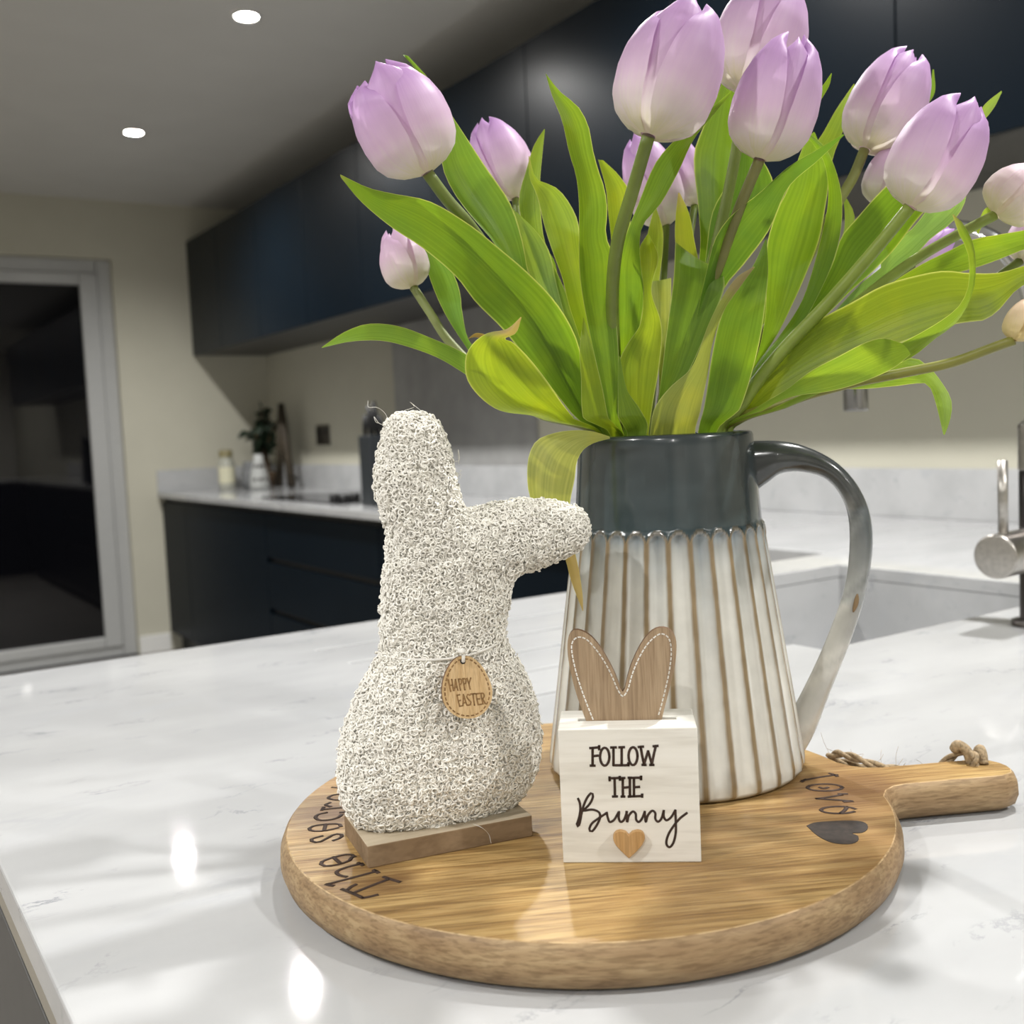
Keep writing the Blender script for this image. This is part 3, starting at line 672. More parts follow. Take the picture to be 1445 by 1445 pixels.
mk('glaze_chip', *tube(catmull([onp(1210, 838, j0+jn*.0093, jn), onp(1208, 851, j0+jn*.0094, jn), onp(1204, 864, j0+jn*.0092, jn)], 8), [.0005, .0011, .0015, .0016, .0016, .0014, .0010, .0004], 8, flat=(1, .35), side=np.cross(jn, (0, 0, 1))), plain('bare_clay', (.19, .125, .06), .6, noise=.2), hnd)

# ================================================================== SIGN BLOCK
A = onz(795, 1218, ZT); B = onz(990, 1217, ZT); ex = (B-A)/np.linalg.norm(B-A); ny = np.array([-ex[1], ex[0], 0]); W_, D_, H_ = np.linalg.norm(B-A), .0385, .0738
fn = -ny                                                   # front face normal, towards the viewer
t = thing('sign_block', tuple((A+B)/2+ny*D_/2), 'small white wooden block sign with bunny ears in front of jug', 'sign')
def lb(u, v, z): return A+ex*u+ny*v+np.array([0, 0, z])
s0, s1, sv0, sv1 = .0105, .0640, .0165, .0215
g_, q_ = gridslab([0, s0, s1, W_], [0, sv0, sv1, D_], lambda x, y: H_-.03 if (s0 < x < s1 and sv0 < y < sv1) else H_, 0)
blk = mk('block', [lb(*p) for p in g_], q_, M['whitewood'], t, smooth=False); bevel(blk, .0007, 2)
def sz(x, y): return 760+x/3.804, 860+y/3.804
def onface(x, y, off=0): return onp(*sz(x, y), A+fn*off, fn)
fol = [[(290,742),(290,790),(290,838)],[(276,744),(300,742),(326,740)],[(325,732),(326,752)],[(290,787),(305,786),(319,784)],[(278,838),(302,838)],
 [(355+25*math.cos(a), 790+48*math.sin(a)) for a in np.linspace(0, 2*math.pi, 20)],
 [(402,740),(402,790),(402,836)],[(402,836),(420,836),(440,836)],[(388,741),(416,740)],[(446,740),(446,790),(446,836)],[(446,836),(465,836),(482,834)],[(432,740),(460,739)],[(482,824),(482,838)],
 [(507+24*math.cos(a), 787+48*math.sin(a)) for a in np.linspace(0, 2*math.pi, 20)],
 [(548,737),(556,785),(566,832)],[(566,832),(577,795),(588,760)],[(588,760),(598,795),(608,832)],[(608,832),(618,780),(629,734)],[(536,738),(562,736)],[(616,734),(640,732)],[(556,834),(576,834)],[(598,834),(618,834)],
 [(379,906),(408,905),(438,904)],[(381,900),(382,918)],[(436,897),(437,915)],[(408,905),(409,955),(410,1003)],[(398,1004),(422,1003)],
 [(452,905),(452,955),(453,1003)],[(490,903),(490,953),(491,1003)],[(452,956),(471,955),(490,953)],[(444,905),(462,904)],[(482,903),(498,903)],[(444,1004),(462,1004)],[(482,1004),(500,1003)],
 [(512,904),(512,955),(512,1002)],[(500,904),(525,903),(550,903)],[(550,896),(550,912)],[(512,954),(526,953),(541,952)],[(500,1003),(528,1002),(556,1001)],[(556,992),(556,1006)]]
letters(t, [[onface(*p) for p in P_] for P_ in fol], [0,5,6,9,13,14,22,27,34,40], fn, .0014, .0002, .00012, 0, M['ink'])
bun = [[(212,1015),(222,1040),(224,1080),(214,1130),(205,1155),(213,1166),(222,1140),(235,1075),(258,1015),(284,984),(293,998),(280,1035),(255,1065),(238,1080),(290,1074),(326,1090),(330,1118),(312,1158),(286,1192),(272,1184),(285,1150),(320,1122),(365,1092)],
 [(366,1090),(371,1115),(382,1140),(404,1130),(424,1098),(432,1085),(430,1118),(440,1140),(456,1132),(470,1100),(474,1085)],
 [(472,1085),(474,1115),(476,1140),(484,1108),(506,1084),(521,1096),(524,1128),(537,1141),(554,1124),(570,1085)],
 [(570,1085),(572,1115),(576,1140),(586,1106),(610,1080),(626,1092),(627,1124),(641,1139),(658,1124),(672,1080)],
 [(672,1080),(672,1112),(686,1131),(710,1116),(734,1078)],[(734,1078),(736,1130),(736,1200),(722,1255),(702,1276),(686,1258),(695,1212),(726,1160),(760,1120),(796,1092)]]
letters(t, [[onface(*p) for p in P_] for P_ in bun], [0,1,2,3,4,6], fn, .0013, .0002, .00012, 60, M['ink'])
hz = [(485,1216),(470,1198),(440,1190),(412,1200),(400,1228),(412,1262),(445,1300),(485,1338),(525,1302),(558,1262),(571,1228),(560,1200),(532,1190),(502,1198)]
hz = np.array(hz, float); hzs = np.vstack([hz[:1], catmull(hz[1:7], 24), hz[7:8], catmull(hz[8:], 24)])
hh = mk('heart', *slabpoly([onface(x, y, .003) for x, y in hzs], fn, .0032), M['heartwood'], t, smooth=False); bevel(hh, .0003)
# ears
e0 = A+ny*.0190
def onear(x, y, off=0): return onp(*sz(x, y), e0+fn*(.002+off), fn)
el = [(262,620),(235,545),(200,445),(170,325),(155,222),(160,150),(185,112),(225,113),(275,140),(322,190),(372,270),(412,350),(440,425)]
er = [(463,425),(480,350),(512,260),(560,170),(610,115),(660,97),(707,110),(735,150),(740,220),(727,330),(702,430),(676,530),(655,620)]
eo = np.vstack([catmull(el, 46), [(452,442)], catmull(er, 46)])
ear = mk('bunny_ears', *slabpoly([onear(x, y) for x, y in eo]+[onear(640, 668), onear(280, 668)], fn, .004), M['earwood'], t, smooth=False)
ear.data.materials.append(M['edgeburn'])
for k, p in enumerate(ear.data.polygons):
    if k > 1: p.material_index = 1
sti = [(292,590),(264,520),(227,420),(197,320),(177,210),(186,167),(215,149),(255,160),(300,205),(350,275),(390,350),(425,430),(452,466),(477,435),(502,350),(537,265),(580,192),(625,147),(660,131),(695,150),(712,210),(705,310),(685,410),(660,510),(640,580)]
sp_ = catmull(sti, 300); ds = []
cl_ = np.r_[0, np.cumsum(np.linalg.norm(np.diff(sp_, axis=0), axis=1))]
for q in np.arange(0, cl_[-1]-14, 25.0):
    seg = [np.array([np.interp(q+e_, cl_, sp_[:, 0]), np.interp(q+e_, cl_, sp_[:, 1])]) for e_ in (0, 7, 14)]; ds.append([onear(*p) for p in seg])
setp(mk('stitch_marks', *strokes(ds, fn, .00075, .00012, .0001, 0), M['stitch'], ear), kind='stuff')

# ================================================================== BUNNY
P1, P2, P3 = onz(520, 1226, ZT), onz(752, 1180, ZT), onz(487, 1178, ZT)
bx = (P2-P1)/np.linalg.norm(P2-P1); by = np.array([-bx[1], bx[0], 0]); bl_, bdp = np.linalg.norm(P2-P1), np.dot(P3-P1, by)
BNC = P1+bx*bl_/2+by*bdp/2; bfn = -by
t = thing('bunny_ornament', tuple(BNC), 'cream curly fleece bunny ornament with one flopped ear and wooden egg tag', 'bunny')
BH = .0125
cor = [P1, P2, P2+by*bdp, P1+by*bdp]
V = [c for c in cor]+[c+np.array([0, 0, BH]) for c in cor]
bb = mk('base_block', V, BOXF, M['basewood'], t, smooth=False); bevel(bb, .0006)
bb.data.materials.append(wood('brown_mdf_edge', [(.25, (.17, .11, .06)), (.5, (.235, .16, .092)), (.78, (.29, .205, .125))], ang=math.atan2(-.19, .958), scale=(30, 60, 60), rough=.8, bmp=.1, fine=.4))
for k in range(2, 6): bb.data.polygons[k].material_index = 1
pc = BNC+by*.0045
def bp(px, py, off=0): return onp(px, py, pc+bfn*off, bfn)
sl = [(1160,560,668,.010),(1154,528,700,.0165),(1140,506,724,.0225),(1118,492,742,.0268),(1085,483,752,.0295),(1045,484,753,.0290),(1005,494,747,.0275),(970,508,737,.0255),(940,526,722,.0235),(912,543,704,.021),(880,543,706,.0205),(850,544,712,.021),(815,547,716,.021),(780,551,706,.0205),(755,553,678,.020),(735,549,655,.0185),(705,539,641,.0175),(665,533,634,.0165),(630,541,626,.0155),(605,546,616,.0135),(592,552,606,.010),(586,566,594,.005)]
bm = bmesh.new()
ys_ = np.array([s[0] for s in sl], float); keys = np.array([s[1:] for s in sl], float)
yy = np.linspace(ys_[0], ys_[-1], 90)
rings = []
for y in yy:
    a, b, d = (np.interp(-y, -ys_, keys[:, k]) for k in range(3))
    p0, p1 = bp(a, y), bp(b, y); c = (p0+p1)/2; hx = np.linalg.norm(p1-p0)/2
    rings.append([bm.verts.new(c+bx*hx*np.sign(math.cos(q))*abs(math.cos(q))**.85+by*d*np.sign(math.sin(q))*abs(math.sin(q))**.85) for q in np.linspace(0, 2*math.pi, 40, endpoint=False)])
for i in range(len(rings)-1):
    for k in range(40): bm.faces.new((rings[i][k], rings[i][(k+1) % 40], rings[i+1][(k+1) % 40], rings[i+1][k]))
bm.faces.new(rings[0][::-1]); bm.faces.new(rings[-1])
rear = [(640,795,60,.0180),(672,778,54,.0175),(700,766,50,.0170),(730,757,46,.0170),(760,751,43,.017),(785,748,37,.0165),(796,747,29,.015)]
rk = catmull(np.array([(a, b) for a, b, *_ in rear], float), 40); rr_ = np.interp(np.linspace(0, 1, 40), np.linspace(0, 1, 7), [r[2] for r in rear]); rd = np.interp(np.linspace(0, 1, 40), np.linspace(0, 1, 7), [r[3] for r in rear])
for (x, y), r, d in zip(rk, rr_, rd):
    c = bp(x, y, .004); rm = r*np.linalg.norm(bp(x+1, y)-bp(x, y))
    mtx = Matrix(((bx[0]*rm, by[0]*d, 0, c[0]), (bx[1]*rm, by[1]*d, 0, c[1]), (0, 0, rm, c[2]), (0, 0, 0, 1)))
    bmesh.ops.create_uvsphere(bm, u_segments=20, v_segments=12, radius=1, matrix=mtx)
tm = bpy.data.meshes.new('tmp'); bm.to_mesh(tm); bm.free(); to = bpy.data.objects.new('tmp', tm); COL.objects.link(to)
md = to.modifiers.new('r', 'REMESH'); md.mode = 'VOXEL'; md.voxel_size = .0022
ms = to.modifiers.new('s', 'SMOOTH'); ms.factor = .5; ms.iterations = 6
bpy.context.view_layer.update()
ev = to.evaluated_get(bpy.context.evaluated_depsgraph_get()); me2 = bpy.data.meshes.new_from_object(ev)
nV = len(me2.vertices); co = np.empty(nV*3); me2.vertices.foreach_get('co', co); co = co.reshape(-1, 3)
pol = [tuple(p.vertices) for p in me2.polygons]
me2.calc_loop_triangles(); nt_ = len(me2.loop_triangles); tri = np.empty(nt_*3, int); me2.loop_triangles.foreach_get('vertices', tri); tri = tri.reshape(-1, 3)
bpy.data.objects.remove(to)
body = mk('bunny_body', co, pol, M['backing'], t)
# curls of the boucle, scattered over the whole skin
e1, e2 = co[tri[:, 1]]-co[tri[:, 0]], co[tri[:, 2]]-co[tri[:, 0]]
nm = np.cross(e1, e2); ar = np.linalg.norm(nm, axis=1); nm /= ar[:, None]+1e-15
cf = np.array([co[list(p)].mean(0) for p in pol]); nf = np.array([np.cross(co[p[1]]-co[p[0]], co[p[2]]-co[p[0]]) for p in pol]); nf /= np.linalg.norm(nf, axis=1)[:, None]+1e-15
keep = np.nonzero(cf[:, 2] > ZT+BH-.001)[0]; keep = np.r_[keep, RNG.permutation(keep)[:int(len(keep)*.3)]]
NC = len(keep); pts = cf[keep]+RNG.normal(size=(NC, 3))*.0006; nrm = nf[keep]
if np.mean(((pts-co.mean(0))*nrm).sum(1)) < 0: nrm = -nrm
SEG, SD = 9, 4
rv = RNG.normal(size=(NC, 3)); tx_ = np.cross(nrm, rv); tx_ /= np.linalg.norm(tx_, axis=1)[:, None]
tilt = RNG.uniform(.05, .85, NC); ax = np.cross(nrm, tx_)
ay = ax*np.cos(tilt)[:, None]+nrm*np.sin(tilt)[:, None]; az = np.cross(tx_, ay)
Rl = RNG.uniform(.0012, .0024, NC); span = RNG.uniform(5.2, 7.0, NC); ph = RNG.uniform(0, 6.28, NC); tr_ = RNG.uniform(.00040, .00070, NC)
cen = pts+nrm*(RNG.uniform(.0004, .0018, NC))[:, None]
VV = np.zeros((NC, SEG, SD, 3))
for i in range(SEG):
    q = ph+span*i/(SEG-1); cq, sq = np.cos(q)[:, None], np.sin(q)[:, None]; shr = (1-.35*i/(SEG-1))
    rad = tx_*cq+ay*sq; pcn = cen+rad*(Rl*shr)[:, None]+az*(Rl*.5*(i/(SEG-1)-.5))[:, None]
    for k in range(SD):
        b_ = 2*math.pi*k/SD; VV[:, i, k] = pcn+rad*(tr_*math.cos(b_))[:, None]+az*(tr_*math.sin(b_))[:, None]
base_f = [(i*SD+k, i*SD+(k+1) % SD, (i+1)*SD+(k+1) % SD, (i+1)*SD+k) for i in range(SEG-1) for k in range(SD)]
bf = np.array(base_f); FF = (bf[None]+(np.arange(NC)*SEG*SD)[:, None, None]).reshape(-1, 4)
setp(mk('curly_fleece', VV.reshape(-1, 3), FF.tolist(), M['fleece'], t), kind='stuff')
# stray hairs
hr = []
for (a, b) in (((548, 596), (532, 575)), ((545, 600), (528, 588)), ((636, 660), (648, 650)), ((640, 680), (650, 668)), ((560, 590), (585, 574))):
    p0, p1 = bp(*a), bp(*b); hr.append(tube(catmull([p0, (p0+p1)/2+RNG.normal(size=3)*.002, p1, p1+RNG.normal(size=3)*.003, p1+RNG.normal(size=3)*.004], 16), .00013, 4))
setp(mk('stray_threads', *join(hr), M['fleece'], t), kind='stuff')
# string round the neck
sc = (bp(543, 913)+bp(704, 905))/2; hx = np.linalg.norm(bp(704, 905)-bp(543, 913))/2+.0028
ringp = [sc+bx*hx*math.cos(q)+by*(.0252)*math.sin(q)+np.array([0, 0, .0016*math.cos(q)-.0034*max(0, math.sin(-q))**3]) for q in np.linspace(0, 2*math.pi, 60)]
mk('neck_string', *tube(ringp, .0008, 6), M['string'], t)
tagp = BNC+bfn*.0335
tz = lambda x, y: (610+x/12.04, 910+y/12.04)
tn = bfn*math.cos(.10)+bx*math.sin(-.10)+np.array([0, 0, .08]); tn /= np.linalg.norm(tn)
tagp = onp(660, 930, tagp, bfn)
def ontag(x, y, off=0): return onp(*tz(x, y), tagp+tn*off, tn)
eg = catmull([(520,186),(420,215),(320,310),(230,470),(175,660),(166,820),(200,990),(300,1135),(440,1225),(600,1254),(760,1228),(890,1140),(980,1010),(1022,850),(1005,690),(930,500),(820,330),(690,220),(600,190),(520,186)], 70)[:-1]
tag = mk('egg_tag', *slabpoly([ontag(x, y) for x, y in eg], tn, .0026), M['tagwood'], t, smooth=False)
tag.data.materials.append(M['edgeburn'])
for k, p in enumerate(tag.data.polygons):
    if k > 1: p.material_index = 1
hE = [[(270,592),(290,692),(312,790)],[(330,585),(345,680),(360,778)],[(292,690),(345,680)],
 [(370,775),(385,680),(392,585)],[(392,585),(412,680),(435,770)],[(380,720),(425,712)],
 [(445,582),(460,675),(478,772)],[(445,582),(490,585),(498,630),(485,665),(460,672)],
 [(520,574),(535,668),(552,764)],[(520,574),(560,574),(572,615),(560,655),(535,664)],
 [(590,568),(622,660)],[(652,560),(622,660)],[(622,660),(632,705),(642,752)],
 [(420,852),(440,950),(465,1040)],[(415,852),(465,845)],[(440,948),(480,942)],[(462,1042),(515,1032)],
 [(520,1032),(525,940),(528,842)],[(528,842),(558,935),(590,1024)],[(525,985),(570,978)],
 [(640,850),(595,842),(585,885),(618,930),(655,975),(640,1020),(605,1025)],
 [(650,835),(690,830),(728,828)],[(690,832),(702,930),(718,1025)],
 [(745,830),(760,925),(780,1015)],[(742,830),(800,822)],[(760,922),(805,916)],[(778,1016),(835,1006)],
 [(825,822),(840,915),(860,1005)],[(825,822),(868,825),(880,870),(862,908),(840,914)],[(855,915),(900,998)]]
letters(tag, [[ontag(*p) for p in P_] for P_ in hE], [0,3,6,8,10,13,17,20,21,23,27,30], tn, .00082, .00012, .00008, 8, M['tagink'])
cx_, cy_ = eg.mean(0); ds = []
ei = np.array([(cx_+(x-cx_)*.885, cy_+(y-cy_)*.905) for x, y in eg]); ei = np.vstack([ei, ei[:1]])
cl_ = np.r_[0, np.cumsum(np.linalg.norm(np.diff(ei, axis=0), axis=1))]
for q in np.arange(40, cl_[-1]-60, 84.0): ds.append([ontag(np.interp(q+e_, cl_, ei[:, 0]), np.interp(q+e_, cl_, ei[:, 1])) for e_ in (0, 20, 40)])
setp(mk('stitch_marks', *strokes(ds, tn, .00075, .00012, .00008, 0), M['tagink'], tag), kind='stuff')
hc = [(520+46*math.cos(q), 282+46*math.sin(q)) for q in np.linspace(0, 2*math.pi, 20, endpoint=False)]
mk('tag_hole', *slabpoly([ontag(x, y, .0001) for x, y in hc], tn, .0002), M['black'], tag, smooth=False)
kp_ = [ontag(525, 285, .0004), ontag(530, 215, .0018), ontag(520, 150, .0012), ontag(490, 105, .0005)]
mk('tag_loop', *join([tube(catmull(kp_, 16), .0010, 8), tube(catmull([ontag(455, 90, .0012), ontag(490, 120, .003), ontag(530, 110, .0025), ontag(500, 80, .001)], 16), .0013, 8)]), M['string'], t)
# faint hair on the base block's front edge
mk('loose_thread', *tube(catmull([onz(668, 1163, ZT+BH+.0003), onz(680, 1168, ZT+BH+.0003), onp(690, 1178, P1+bfn*.0004, bfn), onp(693, 1190, P1+bfn*.0004, bfn)], 16), .00018, 4), M['string'], t)

# ================================================================== TULIPS
DJ = float(np.dot(np.array([*JC, ZR])-CAM, fwd))
def clampj(p, rmax=.047):
    v = p[:2]-JC; r = np.linalg.norm(v)
    if r > rmax: p = np.array([*(JC+v*rmax/r), p[2]])
    return p
GREEN = (.125, .225, .022)
def leaf(parent, Aedge, Bedge, d, color=GREEN, cup=.12, tilt=0., dry=0., n=34, sink=True, wav=.0):
    """blade between two edges (tip to base, photo pixels); d = distance in front of the jug axis at tip, middle, base (m)"""
    A_, B_ = catmull(np.array(Aedge, float), n), catmull(np.array(Bedge, float), n)
    s = np.linspace(0, 1, n); dd = catmull(np.array([(x,) for x in d], float), n)[:, 0]
    PA = np.array([at(*A_[i], DJ-dd[i]-tilt*math.sin(math.pi*s[i])) for i in range(n)]); PB = np.array([at(*B_[i], DJ-dd[i]+tilt*math.sin(math.pi*s[i])) for i in range(n)])
    if sink:
        # ease the base into the jug's mouth, then run on down inside
        for i in range(n):
            for Q in (PA, PB):
                if i > .72*n and Q[i][2] < ZR+.012:
                    k = min(1, (ZR+.012-Q[i][2])/.010); Q[i] = Q[i]*(1-k)+clampj(Q[i])*k
        mid = clampj((PA[-1]+PB[-1])/2, .040); ex_a, ex_b = [], []
        for z in (.015, .035, .06):
            c = np.array([*(JC+(mid[:2]-JC)*(1-z*4)), mid[2]-z])
            hw = (PB[-1]-PA[-1])*.5*(1-z*6); hw[2] = 0; ex_a.append(c-hw); ex_b.append(c+hw)
        PA, PB = np.vstack([PA, ex_a]), np.vstack([PB, ex_b])
    m = len(PA); wn = 9; V, UV, Fc = [], [], []
    for i in range(m):
        wv = PB[i]-PA[i]; wl = np.linalg.norm(wv); vd = (PA[i]+PB[i])/2-CAM; vd /= np.linalg.norm(vd)
        tgt = (PA[min(i+1, m-1)]+PB[min(i+1, m-1)]-PA[max(i-1, 0)]-PB[max(i-1, 0)]); nn = np.cross(wv, tgt); ln = np.linalg.norm(nn)
        nn = nn/ln if ln > 1e-9 else vd
        if np.dot(nn, vd) < 0: nn = -nn
        for k in range(wn):
            v = k/(wn-1); q = 2*v-1
            p = PA[i]*(1-v)+PB[i]*v + nn*wl*cup*(1-abs(q)**1.5) + nn*wav*math.sin(i*.9+q*2)*q*q
            V.append(p); UV.append((v, i/(m-1)))
    for i in range(m-1):
        for k in range(wn-1): Fc.append((i*wn+k, i*wn+k+1, (i+1)*wn+k+1, (i+1)*wn+k))
    o = mk('leaf', V, Fc, M['leaf'], parent, uv=UV); o.color = (*color, dry)
    return o
STEMC = (.17, .225, .040)
def stem(parent, pts, d, r, color=STEMC):
    n = 40; p2 = catmull(np.array(pts, float), n); dd = catmull(np.array([(x,) for x in d], float), n)[:, 0]
    P = [at(*p2[i], DJ-dd[i]) for i in range(n)]
    for i in range(n):
        if P[i][2] < ZR+.015: k = min(1, (ZR+.015-P[i][2])/.012); P[i] = P[i]*(1-k)+clampj(P[i], .043)*k
    b = P[-1]
    for z in (.03, .08, .14): P.append(np.array([*(JC+(b[:2]-JC)*(1-z*2)), b[2]-z]))
    o = mk('stem', *tube(P, np.r_[np.linspace(r*.92, r*1.1, n), [r*1.1]*3], 12), M['stem'], parent); o.color = (*color, 1); return o
RS = np.array([0, .05, .13, .25, .42, .60, .78, .92, 1.0]); RR = np.array([.17, .54, .82, .97, 1.0, .95, .80, .58, .27])
def bloom(parent, base, tip, wpx, d0, d1, rot=0., open_=0., tint=(1, 1, 1), splay=None, hue=1.0):
    b = at(*base, DJ-d0); tp = at(*tip, DJ-d1); ax = tp-b; Ln = np.linalg.norm(ax); ax /= Ln
    u_ = np.cross(ax, fwd); u_ /= np.linalg.norm(u_); w_ = np.cross(ax, u_); Rm = wpx/F*(DJ-d0)/2*.965
    for k in range(6):
        inner_ = k % 2; phi = rot+k*math.pi/3; ns, nt2 = 22, 13; V, UV, Fc = [], [], []
        hgt = (1.0 if inner_ else .97)*random.uniform(.93, 1.03); rk_ = .90 if inner_ else 1.035
        wmax = .90 if not inner_ else .95; tw_ = random.uniform(-.12, .12)
        sp = (splay or {}).get(k, 0)
        for i in range(ns):
            s = i/(ns-1)
            rr = np.interp(s, RS, RR)*Rm*rk_*(1+open_*s**2)+sp*Rm*max(0, s-.35)**1.6
            hw = wmax*np.interp(s, [0, .1, .3, .55, .75, .88, .95, 1], [.85, 1.04, 1.08, 1.02, .92, .78, .62, .26])
            for j in range(nt2):
                q = 2*j/(nt2-1)-1; an = phi+q*hw+tw_*s
                r2 = rr*(1+.035*abs(q)**3*(1 if not inner_ else .4)-.03*(1-q*q)*(s > .5)*(s-.5)+.045*math.exp(-(q/.16)**2)*s*(1-s)*2)
                hh_ = s*hgt*Ln*(1-.11*q*q*s*s)
                V.append(b+ax*hh_+(u_*math.cos(an)+w_*math.sin(an))*r2); UV.append(((q+1)/2, s))
        for i in range(ns-1):
            for j in range(nt2-1): Fc.append((i*nt2+j, i*nt2+j+1, (i+1)*nt2+j+1, (i+1)*nt2+j))
        o = mk('petal', V, Fc, M['petal'], parent, uv=UV); g = random.uniform(.95, 1.03); o.color = (tint[0]*g, tint[1]*g, tint[2]*g, hue)
def tulip(label, base, tip, w, d0, d1, st, sd, sr=.0037, **k):
    t = thing('tulip', (JC[0]+random.uniform(-.01, .01), JC[1]+random.uniform(-.01, .01), ZR-.14), label, 'tulip', 'lilac tulips in the jug')
    sc_ = k.pop('stemcol', STEMC)
    bloom(t, base, tip, w, d0, d1, **k); stem(t, [base]+st, [d0]+sd, sr, sc_); return t
YG = (.20, .27, .025); DK = (.085, .17, .028); LT = (.20, .30, .075); PALE = (.28, .33, .13); BLUEG = (.16, .28, .12); OCH = (.42, .29, .03)
# --- left side
t1 = tulip('large lilac tulip leaning left over the bunny with a splayed outer petal', (603,244), (530,92), 128, .10, .11, [(632,283),(664,320),(740,430),(810,560),(850,622)], [.09,.08,.05,.03,.01], .0039, rot=.5, open_=.25, splay={5: .75, 0: .22})
leaf(t1, [(480,246),(520,265),(554,273),(606,284),(664,318),(699,346),(744,384),(786,429),(813,477),(826,530),(848,606)], [(482,252),(510,285),(554,322),(595,349),(644,391),(671,426),(709,464),(738,500),(773,542),(800,575),(824,606)], (.13,.085,.02), GREEN, .10, dry=.03)
leaf(t1, [(568,77),(588,100),(616,149),(628,190),(623,228),(637,266),(664,304),(692,336),(735,400),(790,500),(838,608)], [(576,79),(605,111),(626,145),(658,194),(685,235),(720,287),(737,339),(750,400),(790,470),(820,540),(850,608)], (.06,.03,.0), (.12, .22, .045), .22, .006)
t2 = tulip('smaller pale lilac tulip standing behind the large left one', (727,280), (684,168), 84, -.05, -.05, [(732,310),(770,430),(830,560),(862,622)], [-.05,-.04,-.02,0], .003, rot=.1)
leaf(t2, [(715,282),(722,315),(738,360),(752,400),(790,480),(838,606)], [(730,300),(758,328),(775,355),(785,400),(800,455),(850,606)], (-.02,-.01,0), LT, .10)
leaf(t2, [(770,352),(768,370),(775,400),(800,460),(850,606)], [(772,352),(783,370),(788,395),(806,450),(858,606)], (-.03,-.02,0), GREEN, .10)
leaf(t2, [(768,182),(754,204),(744,235),(732,285),(745,340),(780,430),(846,606)], [(769,183),(765,221),(762,256),(763,300),(770,345),(805,430),(858,606)], (-.03,-.02,0), (.15, .24, .03), .10)
t3 = tulip('small pale tulip bud hanging low at the far left of the bunch', (583,405), (553,324), 68, 0, 0, [(606,440),(634,482),(700,545),(790,600),(835,622)], [0,0,.005,.01,.01], .0032, rot=.9, stemcol=(.28, .32, .12), tint=(1.0, 1.0, .97), hue=.62)
leaf(t3, [(594,330),(597,352),(606,391),(626,439),(654,484),(700,545),(830,606)], [(600,330),(637,381),(649,412),(652,439),(664,484),(720,535),(842,606)], (0,0,.0), (.10, .20, .05), .10)
leaf(t3, [(454,490),(485,469),(519,457),(561,460),(606,476),(658,500),(730,550),(826,606)], [(454,491),(495,482),(540,481),(581,491),(620,506),(655,527),(720,568),(815,608)], (.07,.04,.01), (.15, .26, .05), .12, dry=.0)
leaf(t3, [(735,447),(716,464),(688,470),(668,484),(657,504),(659,535),(680,563),(707,580),(756,588),(800,609)], [(736,448),(728,470),(712,478),(722,482),(736,494),(749,508),(765,528),(780,549),(794,570),(822,606)], (.115,.10,.03), YG, -.16, -.006, dry=.19)
leaf(t3, [(661,477),(672,470),(690,474),(712,486)], [(661,478),(672,476),(686,482),(705,496)], (.05,.05,.05), (.20, .14, .07), .1, sink=False)
# --- centre
t4 = tulip('big open lilac tulip on a thick stem above the jug centre', (915,192), (978,6), 142, .12, .12, [(893,268),(871,345),(864,420),(868,520),(872,622)], [.11,.085,.035,.0,.0], .0041, rot=.2, open_=.12, splay={3: .22, 2: .1})
leaf(t4, [(770,104),(779,135),(793,170),(803,215),(813,249),(817,287),(817,332),(817,367),(819,398),(827,446),(842,515),(853,563),(856,611)], [(772,106),(789,128),(817,152),(831,180),(836,208),(844,239),(853,266),(857,298),(855,332),(865,360),(866,400),(870,456),(873,500),(873,560),(872,614)], (.08,.065,.04), (.14, .235, .028), .16, .004)
leaf(t4, [(823,448),(818,494),(820,535),(821,577),(826,608)], [(824,448),(842,515),(853,563),(858,590),(860,611)], (.05,.055,.045), YG, .12)
leaf(t4, [(1032,128),(990,165),(955,195),(925,230),(900,290),(882,335),(868,380),(868,450),(874,520),(880,608)], [(1034,129),(1000,170),(978,198),(957,243),(932,288),(906,320),(903,360),(909,414),(904,456),(892,510),(890,608)], (.10,.06,.02), (.13, .23, .03), .14, -.004)
t10 = tulip('half hidden pale tulip behind the big central stem', (940,318), (896,186), 80, -.04, -.04, [(935,400),(925,500),(912,622)], [-.03,-.02,0], .003, rot=.3)
leaf(t10, [(746,220),(747,249),(758,277),(768,318),(779,353),(793,391),(803,432),(817,474),(835,540),(845,608)], [(747,220),(757,252),(782,263),(799,280),(815,311),(819,346),(824,380),(835,430),(850,520),(862,608)], (.02,.035,.02), (.19, .28, .03), .12, dry=.05)
leaf(t10, [(844,225),(855,266),(858,298),(862,332),(866,400),(875,608)], [(851,226),(872,246),(888,270),(890,300),(888,340),(884,420),(892,608)], (-.01,0,0), (.20, .28, .025), .12)
leaf(t10, [(924,290),(914,330),(905,400),(900,608)], [(925,290),(936,330),(930,400),(915,608)], (-.02,-.01,0), YG, .1)
t11 = tulip('narrow tulip bud peeping between centre leaves', (980,290), (964,198), 54, -.05, -.05, [(965,380),(945,500),(925,622)], [-.04,-.02,0], .003, rot=.7)
leaf(t11, [(914,330),(902,352),(907,400),(904,456),(887,483),(874,510),(876,545),(880,580),(886,612)], [(916,331),(929,362),(919,410),(932,452),(934,480),(929,525),(921,570),(915,612)], (.05,.055,.035), YG, .14)
leaf(t11, [(873,502),(872,540),(872,580),(872,616)], [(875,503),(885,550),(903,577),(913,598),(911,614)], (.062,.058,.045), (.16, .25, .04), .10)
leaf(t11, [(917,397),(920,430),(926,470),(930,540),(925,606)], [(947,392),(947,420),(945,480),(945,540),(942,606)], (-.005,.005,.01), PALE, .10)
